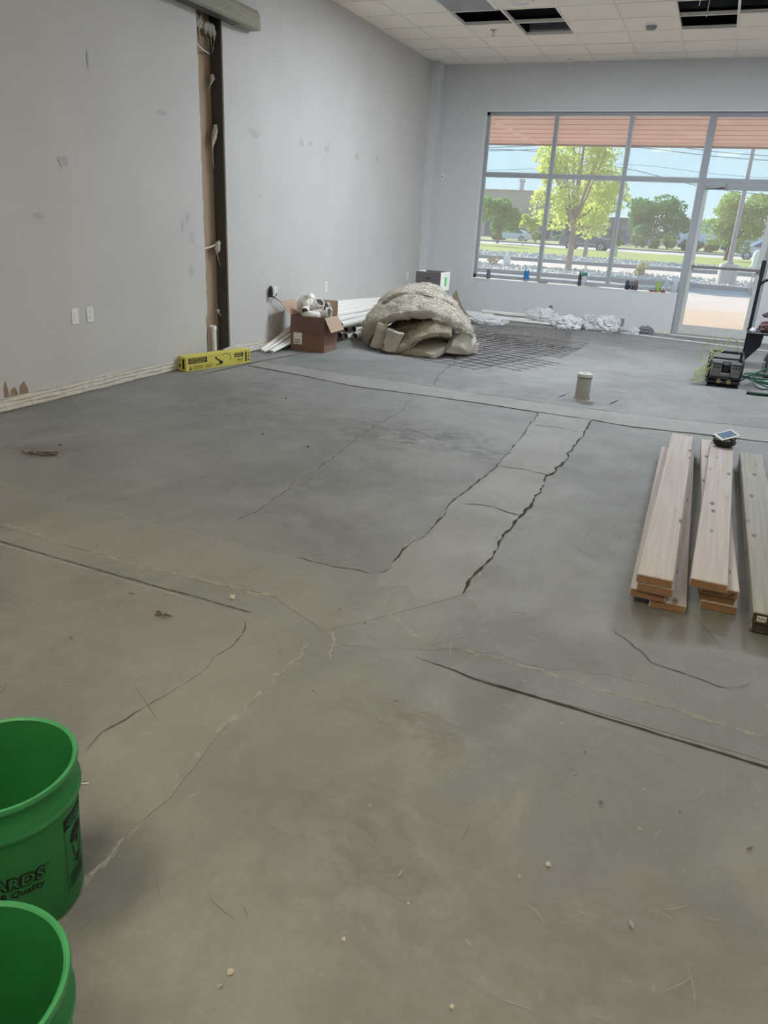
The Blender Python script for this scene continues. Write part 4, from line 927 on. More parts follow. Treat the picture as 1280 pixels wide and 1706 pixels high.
sheet('insulation_batt', 'large torn white insulation batt arching over the front of the heap', [
    [(-3.582, 8.000, 0.03), (-3.418, 7.880, 0.252), (-3.159, 7.820, 0.394), (-2.841, 7.800, 0.495), (-2.581, 7.850, 0.457), (-2.402, 7.950, 0.370), (-2.290, 8.150, 0.282)],
    [(-3.699, 8.150, 0.079), (-3.542, 8.050, 0.338), (-3.285, 8.020, 0.503), (-2.951, 8.020, 0.583), (-2.683, 8.070, 0.538), (-2.497, 8.170, 0.430), (-2.370, 8.350, 0.279)],
    [(-3.792, 8.450, 0.157), (-3.638, 8.400, 0.388), (-3.414, 8.360, 0.561), (-3.082, 8.360, 0.641), (-2.837, 8.400, 0.592), (-2.657, 8.500, 0.480), (-2.496, 8.620, 0.307)],
    [(-3.838, 8.800, 0.213), (-3.700, 8.780, 0.402), (-3.496, 8.750, 0.557), (-3.229, 8.750, 0.648), (-3.000, 8.780, 0.609), (-2.833, 8.850, 0.506), (-2.682, 8.950, 0.335)]], .11, 170, 90, .028, 3)
sheet('insulation_batt', 'white insulation batt at the top rear of the heap, under the grey carton', [
    [(-3.692, 8.500, 0.269), (-3.537, 8.450, 0.461), (-3.339, 8.420, 0.596), (-3.080, 8.420, 0.650), (-2.899, 8.500, 0.61), (-2.750, 8.600, 0.518)],
    [(-3.792, 8.800, 0.291), (-3.663, 8.800, 0.471), (-3.473, 8.800, 0.635), (-3.227, 8.800, 0.69), (-3.011, 8.850, 0.648), (-2.844, 8.950, 0.519)],
    [(-3.80, 9.30, 0.26), (-3.72, 9.30, 0.408), (-3.60, 9.30, 0.547), (-3.409, 9.300, 0.60), (-3.197, 9.350, 0.557), (-3.00, 9.400, 0.442)]], .12, 110, 70, .035, 11)
sheet('insulation_batt', 'thin torn insulation layer lapped over the crest of the large batt', [
    [(-3.69, 8.22, 0.19), (-3.50, 8.16, 0.42), (-3.27, 8.14, 0.585), (-2.98, 8.15, 0.655), (-2.72, 8.20, 0.60), (-2.54, 8.30, 0.485)],
    [(-3.74, 8.46, 0.24), (-3.60, 8.41, 0.455), (-3.39, 8.37, 0.62), (-3.07, 8.37, 0.69), (-2.83, 8.41, 0.64), (-2.66, 8.51, 0.525)],
    [(-3.78, 8.72, 0.26), (-3.66, 8.70, 0.44), (-3.46, 8.66, 0.60), (-3.18, 8.66, 0.685), (-2.96, 8.70, 0.635), (-2.80, 8.78, 0.52)]], .05, 120, 50, .022, 61)
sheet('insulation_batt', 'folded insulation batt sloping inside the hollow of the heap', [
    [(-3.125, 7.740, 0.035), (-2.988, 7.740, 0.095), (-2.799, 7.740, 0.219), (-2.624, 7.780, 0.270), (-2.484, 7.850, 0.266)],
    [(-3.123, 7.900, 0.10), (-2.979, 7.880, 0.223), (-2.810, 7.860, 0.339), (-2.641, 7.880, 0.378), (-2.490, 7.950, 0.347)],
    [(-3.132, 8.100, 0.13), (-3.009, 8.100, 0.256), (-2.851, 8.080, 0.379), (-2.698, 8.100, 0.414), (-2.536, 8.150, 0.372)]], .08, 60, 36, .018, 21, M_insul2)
sheet('insulation_batt', 'narrow torn insulation strip hanging down to the floor left of the flat slab', [
    [(-3.29, 7.80, .03), (-3.235, 7.80, 0.10), (-3.16, 7.80, .28)], [(-3.19, 7.77, .03), (-3.14, 7.77, .11), (-3.09, 7.77, .26)], [(-3.10, 7.80, .03), (-3.07, 7.80, .12), (-3.02, 7.82, .24)]], .06, 26, 22, .022, 31)
sheet('insulation_batt', 'short torn insulation tongue hanging in the dark gap at the left of the heap', [
    [(-3.40, 7.9, .03), (-3.37, 7.88, .14), (-3.32, 7.88, .32)], [(-3.35, 7.87, .03), (-3.32, 7.86, .15), (-3.28, 7.86, .31)], [(-3.28, 7.9, .05), (-3.27, 7.88, .16), (-3.24, 7.88, .32)]], .06, 24, 20, .02, 37)
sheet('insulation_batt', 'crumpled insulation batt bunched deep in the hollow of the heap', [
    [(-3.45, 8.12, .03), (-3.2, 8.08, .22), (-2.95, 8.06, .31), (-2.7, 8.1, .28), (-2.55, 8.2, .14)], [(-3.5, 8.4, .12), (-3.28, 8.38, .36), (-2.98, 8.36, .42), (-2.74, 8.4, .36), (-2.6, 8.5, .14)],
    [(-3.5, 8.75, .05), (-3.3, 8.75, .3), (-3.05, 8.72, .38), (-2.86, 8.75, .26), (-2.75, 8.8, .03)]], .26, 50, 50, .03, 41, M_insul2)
sheet('insulation_batt', 'bright white fluffy insulation hanging at the right end of the heap by the wire mesh', [
    [(-2.62, 7.98, .06), (-2.57, 8.0, .16), (-2.52, 8.05, .26)], [(-2.50, 8.08, .05), (-2.47, 8.1, .15), (-2.46, 8.15, .25)], [(-2.44, 8.3, .05), (-2.42, 8.3, .14), (-2.42, 8.35, .22)]], .10, 24, 24, .028, 51)
def lump_box(name, label, c, s, rz, rx, seed, amp=.012, m=M_insul, ry=0.):
    bm = bmesh.new(); bmesh.ops.create_cube(bm, size=1); bmesh.ops.subdivide_edges(bm, edges=bm.edges, cuts=9, use_grid_fill=True)
    M = Matrix.Rotation(rz, 3, 'Z') @ Matrix.Rotation(rx, 3, 'X') @ Matrix.Rotation(ry, 3, 'Y')
    for v in bm.verts:
        u = v.co.copy(); e = sorted(abs(x) for x in u)[1]; k = 1 - .03 * max(0, (e - .38) / .12)
        p = Vector((u.x * s[0], u.y * s[1], u.z * s[2])) * k; p += p.normalized() * amp * (fbm(p * 12 + Vector((seed, 0, 0)), 3) + .4 * noise.noise(p * 50)); v.co = M @ p
        v.co.z = max(v.co.z, -c[2] + .003)
    me = bpy.data.meshes.new(name); bm.to_mesh(me); bm.free(); me.materials.append(m)
    for p in me.polygons: p.use_smooth = True
    return tag(link(name, me, None, c), label, 'insulation', 'cut insulation slabs in the heap')
lump_box('insulation_slab', 'flat pale insulation slab tilted at the front of the heap', (-2.80, 7.965, .088), (.46, .36, .07), math.radians(-20), math.radians(14), 1, .006, M_insul, math.radians(7))
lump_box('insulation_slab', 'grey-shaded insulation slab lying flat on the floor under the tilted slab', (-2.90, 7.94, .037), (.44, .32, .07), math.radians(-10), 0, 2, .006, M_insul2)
lump_box('insulation_slab', 'small white insulation chunk on the wire mesh at the right of the heap', (-2.46, 8.27, .07), (.15, .32, .12), math.radians(-38), 0, 3, .014)
# grey and white carton on the heap
t = thing('file_carton', 'open grey-fronted white carton with a hand hole on top of the insulation heap', 'box', (-3.20, 9.18, .60), math.radians(-3))
w, d, h = .165, .155, .22; q = MB(); q.bb(-w, w, -d, -d + .006, 0, h); q.bb(-w + .0, w, d - .006, d, 0, h); q.bb(-w, -w + .006, -d + .006, d - .006, 0, h); q.bb(w - .006, w, -d + .006, d - .006, 0, h); q.bb(-w, w, -d + .006, d - .006, 0, .006)
q.build('carton', M_carton_w, t)
MB().bb(-w, w, -d - .001, -d - .0002, 0, h).build('front_panel', M_carton_g, t)
MB().bb(-w + .006, w - .006, d - .0075, d - .0062, .0, h).build('inner_lining', M_carton_g, t)
MB().prism([(-.028 + (.006 if k in (0, 3) else 0), .0) for k in range(0)] or [(-.03, .135), (.03, .135), (.036, .142), (.03, .15), (-.03, .15), (-.036, .142)], -.0022, -.0012, Matrix(((1, 0, 0, 0), (0, 0, 1, -d), (0, 1, 0, 0), (0, 0, 0, 1)))).build('hand_hole', M_slot, t)
MB().bb(w, w + .001, -.02, .05, .05, .16).build('sticker', M_gtape, t)
V = [(-.20, 0, 0), (.24, .0, 0), (.19, .01, .06), (.08, .02, .17), (-.0, .035, .30), (-.05, .045, .42), (-.09, .045, .36), (-.15, .03, .2)]
o = MB().add([(x, y, z) for x, y, z in V] + [(x, y + .012, z) for x, y, z in V], [tuple(range(8)), tuple(range(15, 7, -1))] + [(i, 8 + i, 8 + (i + 1) % 8, (i + 1) % 8) for i in range(8)]).build('board_scrap', M_tan)
o.location = (-3.62, 11.6, 0); o.rotation_euler = (-.1, 0, 0); tag(o, 'tan triangular board scrap standing behind the insulation heap', 'board')

# ------------------------------------------------------------------ wire mesh sheets on the floor
def mesh_sheet(label, c, u, v, Lu, Lv, z=.004, step=.1524, seed=1):
    t = thing('wire_mesh', label, 'wire mesh', (c[0], c[1], 0), 0, 'welded wire mesh sheets on the floor')
    u, v = Vector((*u, 0)).normalized(), Vector((*v, 0)).normalized(); r = random.Random(seed)
    def wob(p): return z + .012 * (noise.noise(Vector((p.x * 1.5 + seed, p.y * 1.5, 3))) + .5) + .004
    na, nb = int(Lu / step) + 1, int(Lv / step) + 1
    for i in range(na):
        P = [u * (i * step) + v * (Lv * s / 8 - .03) for s in range(9)]; P[-1] += v * .05
        MB().tube([(p.x, p.y, wob(p)) for p in P], .0024, 5).build('wire', M_wire, t)
    for j in range(nb):
        P = [v * (j * step) + u * (Lu * s / 8 - .03) for s in range(9)]; P[-1] += u * .05
        MB().tube([(p.x, p.y, wob(p) + .005) for p in P], .0024, 5).build('wire', M_wire, t)
    return t
mesh_sheet('rusty wire mesh sheet under the insulation heap, its edge running out toward the camera', (-3.22, 7.73), (.956, -.29), (.29, .956), 1.22, 2.4, .003, seed=1)
mesh_sheet('small rusty wire mesh sheet nearest the capped floor pipe', (-2.70, 7.92), (.94, -.34), (.34, .94), 1.15, .8, .012, seed=2)
mesh_sheet('rusty wire mesh sheet at the back, toward the storefront wall', (-3.15, 9.15), (.985, .17), (-.17, .985), 1.72, 1.98, .006, seed=3)
mesh_sheet('rusty wire mesh sheet lapping over the middle of the mesh', (-2.95, 8.72), (.99, -.06), (.06, .99), 1.55, 1.4, .018, seed=4)

# ------------------------------------------------------------------ plastic, pipes and scraps along the storefront wall
def crumple(name, label, c, s, seed, m=M_bag, cat='plastic bag', group='crumpled plastic by the storefront wall'):
    bm = bmesh.new(); bmesh.ops.create_icosphere(bm, subdivisions=5, radius=1)
    for v in bm.verts:
        p = v.co * 1.0; k = 1 + .5 * (abs(noise.noise(p * 1.5 + Vector((seed * 4, 0, 0)))) - .25) + .26 * (abs(noise.noise(p * 3.1 + Vector((0, seed, 0)))) - .25) + .05 * abs(noise.noise(p * 8 + Vector((0, 0, seed))))
        q = p * k; v.co = Vector((q.x * s[0], q.y * s[1], max(q.z, -.55) * s[2] + .55 * s[2]))
    me = bpy.data.meshes.new(name); bm.to_mesh(me); bm.free(); me.materials.append(m)
    return tag(link(name, me, None, c), label, cat, group)
crumple('plastic_bag', 'crumpled white plastic beside the right edge of the insulation heap', (-2.98, 11.1, .0), (.28, .14, .10), 1)
crumple('plastic_bag', 'heap of white plastic against the wall under the second window pane', (-2.30, 11.93, .0), (.26, .11, .15), 2)
crumple('plastic_bag', 'low flat crumple of clear plastic at the left end of the plastic row', (-2.02, 11.8, .0), (.18, .11, .09), 3)
crumple('plastic_bag', 'rounded clear plastic bag, left of the three on the floor below the window', (-1.83, 11.52, .0), (.19, .13, .13), 4)
crumple('plastic_bag', 'clear plastic bag with grey contents, middle of the three below the window', (-1.60, 11.76, .0), (.16, .12, .14), 5, mat('grey_plastic_sheet', (190, 192, 194), .4, var=.2, scale=14, bump=.5, bscale=25))
crumple('plastic_bag', 'white knotted plastic bag, right of the three below the window', (-1.30, 11.68, .0), (.19, .13, .15), 6)
crumple('plastic_bag', 'small crumpled clear plastic piece near the door', (-.92, 11.74, .0), (.075, .06, .06), 7)
crumple('grey_rag', 'grey rag heaped on the floor near the door', (-.77, 11.9, .0), (.11, .07, .07), 8, M_rag, 'rag', None)
crumple('grey_rag', 'small grey rag on the plastic heap against the storefront wall', (-2.22, 11.98, .2), (.035, .03, .05), 9, M_rag, 'rag', None)
for i, (a, b, r, lab) in enumerate((((-3.62, 12.08, .036), (-1.95, 12.0, .036), .033, 'white pipe on the floor hard against the storefront wall'), ((-3.75, 11.95, .03), (-1.6, 11.86, .03), .027, 'long white pipe on the floor, second from the storefront wall'), ((-3.5, 11.84, .022), (-1.75, 11.72, .022), .020, 'thin white pipe on the floor, third from the storefront wall'), ((-3.3, 12.0, .09), (-2.4, 11.97, .085), .03, 'white pipe lying on top of the pipes by the storefront wall'))):
    pipe(lab, a, b, r, 'white pipes along the storefront wall', th=.003, n=12)
t = thing('wall_outlet', 'small grey outlet low on the storefront wall near the door', 'outlet', (-1.15, YB - .006, .105))
MB().box((0, .003, 0), (.07, .006, .114), None, .002).build('cover_plate', mat('grey_cover_plate', (132, 136, 142), .5), t)
q = MB(); q.box((0, -.0004, .02), (.03, .001, .026)); q.box((0, -.0004, -.02), (.03, .001, .026)); q.build('receptacle', M_rag, t)
t = thing('wall_sensor', 'small white sensor box on the storefront wall left of the window', 'sensor', (-4.19, YB, 2.055))
MB().box((0, -.012, 0), (.05, .024, .085), None, .005).build('housing', M_white, t); MB().box((0, -.0245, -.005), (.026, .002, .03)).build('face', mat('sensor_face', (150, 152, 156), .4), t)

# ------------------------------------------------------------------ things on the window sill
SZ = WZ0 + .004; SY = YB + .035
def can(name, label, cat, x, r, h, m, y=SY, group=None, cap=None):
    t = thing(name, label, cat, (x, y, SZ), 0, group)
    MB().lathe([(.0, .0), (r * .9, .0), (r, .004), (r, h * .84), (r * .8, h * .9), (.0, h * .9)], 20).build('can_body', m, t, True)
    MB().lathe([(r * .62, h * .9), (r * .62, h * .985), (r * .5, h), (.0, h)], 18).build('can_top', cap or m, t, True)
    return t
can('spray_can', 'dark grey spray can at the left end of the window sill', 'can', -3.315, .030, .15, mat('dull_grey', (116, 118, 122), .5), cap=mat('dull_grey_cap', (134, 134, 134), .5))
def bottle(label, x, r, h, capm, labm, bodym, lab=(.35, .65), y=SY):
    t = thing('bottle', label, 'bottle', (x, y, SZ))
    MB().lathe([(.0, .0), (r * .9, .0), (r, .006), (r, h * .62), (r * .92, h * .70), (r * .4, h * .87), (r * .36, h * .92)], 22).build('bottle_body', bodym, t, True)
    if labm: MB().lathe([(r * 1.03, h * lab[0]), (r * 1.03, h * lab[1])], 22).build('paper_label', labm, t, True)
    MB().lathe([(r * .44, h * .90), (r * .44, h), (.0, h)], 16).build('cap', capm, t, True)
    return t
M_blue = mat('blue_label', (48, 128, 196), .4); M_teal = mat('teal_label', (52, 136, 124), .4)
bottle('clear bottle with a bright blue label on the sill by the first mullion', -2.70, .042, .245, M_white, M_blue, M_clear, (.16, .66))
bottle('tall clear water bottle with a small green label on the window sill', -1.805, .042, .30, M_white, M_teal, M_clear, (.50, .66))
bottle('small dark brown bottle beside the tall water bottle on the sill', -1.868, .023, .215, mat('brown_cap', (96, 66, 46), .5), mat('dark_label', (66, 62, 70), .5), mat('brown_glass', (84, 58, 46), .2), (.08, .42), SY - .015)
can('drink_can', 'left dark can of the three standing together on the sill', 'can', -1.158, .030, .135, mat('can_dark', (66, 74, 86), .4, .4), group=None)
can('drink_can', 'middle narrow grey can of the three on the sill', 'can', -1.095, .024, .13, mat('can_grey', (104, 110, 120), .4, .4))
can('drink_can', 'right can with a red top of the three on the sill', 'can', -1.035, .031, .14, mat('can_brown', (110, 96, 94), .4, .3), cap=mat('can_red', (166, 66, 70), .4))
can('drink_can', 'tall green can alone on the sill near the door post', 'can', -.715, .028, .15, mat('can_green', (150, 182, 78), .4))
bottle('clear squat jug at the right end of the sill against the door post', -.487, .045, .20, M_white, None, M_clear, y=SY + .0)
for i, (x, s, m, lab) in enumerate(((-.80, (.03, .02, .012), M_black, 'small black scrap on the sill left of the green can'), (-.745, (.045, .025, .012), mat('red_scrap', (176, 92, 82), .7), 'red rag scrap at the foot of the green can'), (-.64, (.04, .025, .018), mat('red_scrap2', (150, 74, 70), .7), 'red and brown scraps right of the green can'), (-2.43, (.08, .025, .010), M_tan, 'flat tan scrap on the sill right of the first mullion'), (-1.66, (.10, .02, .007), M_tan, 'flat tan scrap on the sill left of the second mullion'))):
    crumple('scrap', lab, (x, SY - .01, SZ), s, 30 + i, m, 'scrap', None)
P = spline([(-.66, SY, SZ + .01), (-.64, SY, SZ + .12), (-.60, SY, SZ + .14), (-.57, SY, SZ + .06), (-.6, SY - .01, SZ + .02), (-.62, SY, SZ + .1), (-.56, SY, SZ + .13), (-.545, SY, SZ + .01)], 6)
tag(MB().tube(P, .004, 5).build('wire_coil', M_white, None, True), 'tangle of white wire on the sill beside the jug', 'wire')

# ------------------------------------------------------------------ compressor, coiled air hose, cart, hoses
t = thing('compressor', 'black portable air compressor with two grey cylinder heads on the floor', 'compressor', (.28, 8.3, 0), math.radians(3))
MB().box((.0, -.13, .045), (.31, .10, .055), None, .02).build('tank', M_blackm, t, True)
MB().box((.0, .14, .045), (.31, .10, .055), None, .02).build('tank', M_blackm, t, True)
MB().box((0, .0, .082), (.30, .34, .012), None, .004).build('base_plate', M_blackm, t)
q = MB()
for (x, y) in ((-.13, -.15), (.13, -.15), (-.13, .15), (.13, .15)): q.box((x, y, .009), (.04, .04, .018), None, .004)
q.build('rubber_feet', M_black, t)
for x in (-.082, .095):
    g = MB().box((x, -.10, .155), (.085, .12, .12), None, .01).build('cylinder_head', M_comp, t)
    q = MB()
    for k in range(4): q.box((x, -.10, .112 + k * .02), (.094, .128, .005))
    q.build('cooling_fins', M_comp, g)
    MB().box((x, -.10, .228), (.095, .13, .024), None, .006).build('head_cap', mat('dark_grey_cap', (88, 90, 94), .45), g)
    q = MB()
    for k in range(3): q.box((x - .025 + k * .024, -.1615, .19), (.012, .004, .022)); q.box((x - .02 + k * .02, -.1615, .14), (.005, .004, .035))
    stuff(q.build('vent_slots', M_slot, g))
MB().lathe([(.0, -.15), (.05, -.15), (.058, -.13), (.058, .13), (.05, .15), (.0, .15)], 24, (0, .06, .165), Matrix.Rotation(math.pi / 2, 3, 'Y')).build('motor', M_black, t, True)
q = MB()
for s in (-1, 1): q.tube(spline([(s * .145, -.15, .07), (s * .15, -.15, .2), (s * .145, -.06, .30), (s * .14, .08, .32), (s * .145, .16, .22), (s * .145, .16, .07)], 6), .011, 8)
q.tube([(-.142, .03, .318), (.142, .03, .318)], .014, 8); q.tube([(-.143, -.09, .27), (.143, -.09, .27)], .009, 8)
q.build('roll_cage', M_blackm, t, True)
MB().box((0, -.1, .185), (.06, .1, .08), None, .008).build('control_box', M_black, t)
for s in (-1, 1): MB().lathe([(.0, -.012), (.022, -.012), (.022, .012), (.0, .012)], 18, (s * .045 + .0, -.19, .06), Matrix.Rotation(math.pi / 2, 3, 'X')).build('gauge', mat('brass', (150, 138, 104), .4, .6), t, True)
co = []
for k in range(260):
    f_ = k / 259; a = f_ * 2 * math.pi * 8; cx = .055 + .06 * f_ ** 2; cz = .045 + .15 * f_; r = .06 + .01 * math.sin(k * .31)
    co.append((cx + r * math.cos(a), 8.12 + r * math.sin(a) * .7 + .04 * f_, cz + .036 * math.sin(a + .8)))
lo = [(.11, 8.12, .2), (.16, 8.14, .30), (.22, 8.2, .345), (.15, 8.22, .37), (.13, 8.16, .33), (.2, 8.13, .335), (.24, 8.2, .36), (.16, 8.2, .35), (.1, 8.13, .26), (.05, 8.12, .25), (.03, 8.13, .31), (.09, 8.15, .36), (.14, 8.14, .30), (.09, 8.1, .235), (.03, 8.14, .27), (.07, 8.16, .40), (.14, 8.16, .455), (.19, 8.16, .39), (.15, 8.14, .29), (.2, 8.17, .35), (.24, 8.2, .43), (.295, 8.2, .475), (.34, 8.2, .43), (.31, 8.18, .38), (.25, 8.2, .41), (.28, 8.22, .465), (.34, 8.2, .45), (.36, 8.2, .37), (.385, 8.22, .33)]
tag(MB().tube(co + spline(lo, 7), .0034, 6).build('air_hose', M_hosey, None, True), 'yellow-green coiled air hose draped over the compressor', 'hose')

t = thing('utility_cart', 'tall black utility cart with a loop handle beside the glass door', 'cart', (.50, 9.75, 0))
q = MB(); q.bb(-.018, .018, -.018, .018, .09, 1.17, .004); q.build('post', M_blackm, t)
MB().bb(.545, .581, -.018, .018, .09, .62, .004).build('post', M_blackm, t)
MB().tube(spline([(.0, 0, .90), (.07, -.01, .965), (.28, -.01, .99), (.5, -.01, .96), (.563, 0, .90), (.563, 0, .6)], 8), .016, 10).build('loop_handle', M_blackm, t, True)
MB().lathe([(.024, 1.0), (.024, 1.17), (.0, 1.172)], 14).build('grip', M_black, t, True)
MB().bb(-.02, .6, -.24, .24, .385, .41, .006).build('shelf', M_blackm, t)
MB().prism([(0, .1), (.02, .1), (.14, .26), (.15, .385), (0, .385)], -.012, .012, Matrix(((1, 0, 0, 0), (0, 0, 1, -.2), (0, 1, 0, 0), (0, 0, 0, 1)))).build('gusset', M_blackm, t)
MB().tube([(.563, -.2, .095), (.563, .2, .095)], .012, 8).build('axle', M_steel, t)
for s in (-.22, .22): MB().lathe([(.0, -.02), (.06, -.022), (.09, -.02), (.095, 0), (.09, .02), (.06, .022), (.0, .02)], 24, (.563, s, .095), Matrix.Rotation(math.pi / 2, 3, 'X')).build('wheel', M_black, t, True)
MB().lathe([(.0, .0), (.03, .0), (.03, .02), (.016, .03), (.016, .1), (.0, .1)], 16).build('foot', M_black, t, True)
crumple('canvas_bag', 'lower dark brown bag slumped on the cart shelf', (.77, 9.72, .412), (.17, .15, .085), 71, M_brown, 'bag', None)
crumple('canvas_bag', 'upper dark brown bag piled on the other bag on the cart', (.79, 9.74, .56), (.15, .13, .06), 72, mat('dark_brown_bag', (70, 56, 56), .85, var=.2, scale=14, bump=.4, bscale=30), 'bag', None)
crumple('white_rag', 'small white rag at the left corner of the cart shelf', (.53, 9.58, .41), (.03, .03, .03), 73, M_bag, 'rag', None)
t = thing('shop_vacuum', 'round black machine with wheels on the floor under the cart', 'machine', (.86, 9.05, 0))
MB().lathe([(.0, .03), (.17, .03), (.19, .07), (.19, .2), (.17, .25), (.1, .29), (.0, .30)], 28).build('drum', M_black, t, True)
MB().box((0, 0, .31), (.12, .22, .04), None, .012).build('carry_handle', M_blackm, t)
for (x, y) in ((-.14, -.12), (.14, -.12), (-.14, .12), (.14, .12)): MB().lathe([(.0, -.02), (.03, -.02), (.035, 0), (.03, .02), (.0, .02)], 14, (x, y, .036), Matrix.Rotation(math.pi / 2, 3, 'X')).build('wheel', M_black, t, True)
for k in range(2): MB().box((-.19 + .05 * k, -.17, .13), (.03, .02, .12), None, .004).build('latch', M_comp, t)
hp = []
for k in range(90):
    a = k * .29; r = .24 + .05 * math.sin(k * .37); hp.append((.80 + r * 1.15 * math.cos(a), 8.45 + r * math.sin(a), .018 + .05 * abs(math.sin(k * .21)) + .05 * (k / 90)))
tag(MB().tube(spline(hp, 3), .0085, 7).build('garden_hose', M_hoseg, None, True), 'dark green hose looped on the floor beside the compressor', 'hose')
tag(MB().tube(spline([(.505, 7.9, .017), (.62, 7.90, .017), (.8, 7.93, .017), (1.2, 8.0, .017)], 6), .0165, 10).build('thick_hose', mat('dark_green_hose', (30, 62, 50), .5), None, True), 'thick dark green hose end lying in front of the looped hose', 'hose')
tag(MB().tube(spline([(.45, 8.42, .03), (.55, 8.46, .1), (.75, 8.6, .2), (.95, 8.8, .26), (1.2, 9.0, .2)], 6), .009, 7).build('green_cord', M_hoseg, None, True), 'green cord rising from the compressor toward the black machine', 'cord')
tag(MB().tube(spline([(.45, 8.25, .1), (.52, 8.15, .12), (.58, 8.05, .06), (.66, 8.0, .05), (.8, 8.06, .07)], 6), .007, 7).build('black_cord', M_black, None, True), 'black power cord trailing from the compressor over the green hose', 'cord')

# ------------------------------------------------------------------ outside: canopy, ground, plants, cars, buildings
def gz(y): return -.12 - .35 * min(max((y - 25) / 50, 0), 1)
def strip(name, y0, y1, m, dz=0., x0=-75, x1=45, ny=None, curb=0.):
    """a band of ground from y0 to y1 following the fall of the site; curb: height of a vertical face at its near edge"""
    q = MB(); ny = ny or max(1, int((y1 - y0) / 6)); V = []; F = []
    for i in range(ny + 1):
        y = y0 + (y1 - y0) * i / ny; V += [(x0, y, gz(y) + dz), (x1, y, gz(y) + dz)]
        if i: F.append((2 * i - 2, 2 * i - 1, 2 * i + 1, 2 * i))
    q.add(V, F)
    if curb: q.add([(x0, y0, gz(y0) + dz), (x1, y0, gz(y0) + dz), (x1, y0, gz(y0) + dz - curb), (x0, y0, gz(y0) + dz - curb)], [(0, 3, 2, 1)]); 
    q.add([(x0, y1, gz(y1) + dz), (x1, y1, gz(y1) + dz), (x1, y1, gz(y1) + dz - max(curb, .05)), (x0, y1, gz(y1) + dz - max(curb, .05))], [(0, 1, 2, 3)])
    return structure(q.build(name, m))
M_walk = mat('sidewalk_concrete', (196, 176, 154), .9, var=.06, scale=.8)
M_lot = mat('parking_concrete', (196, 180, 170), .9, var=.06, scale=.5)
M_gutter = mat('gutter_concrete', (158, 156, 156), .9, var=.08, scale=.8)
M_curb = mat('curb_concrete', (150, 150, 150), .9, var=.06, scale=1.)
M_road = mat('road_concrete', (190, 178, 172), .9, var=.05, scale=.3)
M_gravel = mat('gravel_bed', (160, 158, 154), 1., var=.3, scale=9, bump=1., bscale=14)
M_grass = mat('lawn', (140, 152, 62), 1., var=.16, scale=.7, bump=.6, bscale=10)
M_grass2 = mat('verge', (150, 154, 92), 1., var=.16, scale=.5)
M_dirt = mat('far_ground', (158, 152, 128), 1., var=.15, scale=.1)
structure(MB().bb(-75, 45, YB + .215, 12.9, -.3, -.005).build('ground_1', M_walk))
strip('ground_2', 12.9, 18.3, M_walk, -.0)
strip('ground_3', 18.3, 24.2, M_lot, -.004)
strip('ground_4', 24.2, 26.0, M_gutter, -.006)
strip('kerb_1', 26.0, 26.35, M_curb, .12, curb=.13)
bed_near = strip('ground_5', 26.35, 29.9, M_gravel, .10)
strip('kerb_2', 29.9, 30.2, M_curb, .12, curb=.05)
strip('ground_6', 30.2, 38.9, M_lot, -.004)
strip('kerb_3', 38.9, 39.4, M_curb, .16, curb=.18)
bed_far = strip('ground_7', 39.4, 48.8, M_gravel, .12)
strip('ground_8', 48.8, 75.5, M_grass, .10)
strip('kerb_4', 75.5, 75.9, M_curb, .1, curb=.02)
strip('ground_9', 75.9, 90.5, M_road, -.0)
strip('kerb_5', 90.5, 91.2, M_curb, .15, curb=.16)
strip('ground_10', 91.2, 112, M_grass2, .12)
strip('ground_11', 112, 420, M_dirt, .05, -260, 200)
def stones(name, y0, y1, n, s, seed, dz, parent, xr=(-16, 6)):
    r = random.Random(seed); V = []; F = []
    base = [(1, 0, 0), (-.5, .87, 0), (-.5, -.87, 0), (.1, .1, .9)]
    for i in range(n):
        x, y = r.uniform(*xr), r.uniform(y0, y1); k = s * r.uniform(.5, 1.3); a = r.uniform(0, 6); z = gz(y) + dz; o = len(V)
        for bx_, by_, bz_ in base: V.append((x + k * (bx_ * math.cos(a) - by_ * math.sin(a)), y + k * (bx_ * math.sin(a) + by_ * math.cos(a)) * .8, z + bz_ * k * .8))
        F += [(o, o + 1, o + 3), (o + 1, o + 2, o + 3), (o + 2, o, o + 3)]
    return stuff(MB().add(V, F).build(name, mat('bed_stone', (196, 192, 184), .9, var=.2, scale=3), parent))
stones('gravel', 26.4, 29.9, 1500, .07, 1, .1, bed_near)
stones('edge_stones', 29.2, 29.95, 500, .12, 2, .1, bed_near)
stones('gravel', 39.6, 48.6, 2000, .11, 3, .12, bed_far, (-20, 8))

M_soffit = mat('terracotta_soffit', (204, 162, 152), .6, var=.03, scale=1.2, stretch=(.2, 1, 1))
M_groove = mat('soffit_groove', (124, 88, 82), .8)
can_ = tag(bpy.data.objects.new('entrance_canopy', None), 'terracotta plank canopy soffit outside, above the window and door', 'canopy'); COL.objects.link(can_); can_.location = (0, YB + .22, 3.05)
ZS = 3.05; pw = .68; y = 0.; i = 0
while y < 4.1:
    MB().bb(-16, 12, y + .05, y + pw - .05, .004, .05).build('plank', M_soffit, can_); y += pw; i += 1
for k in range(2): MB().bb(-16, 12, y + .04, y + .235, .004, .05).build('plank', M_soffit, can_); y += .262
MB().bb(-16, 12, 0, y, .04, .08).build('backing', M_groove, can_)
MB().bb(-16, 12, y, y + .06, -.03, .5).build('fascia', mat('fascia', (120, 112, 108), .6), can_)
MB().bb(-4.05, -3.9, .0, y, .001, .01).build('cross_band', M_soffit, can_)  # plain band in the soffit colour, across the planks
MB().bb(-16, 12, .0, y, .4, .45).build('canopy_roof', M_groove, can_)
structure(MB().bb(-16, 12, YB + .22, YB + .3, 3.13, 5.5).build('wall_front_upper', M_soffit))

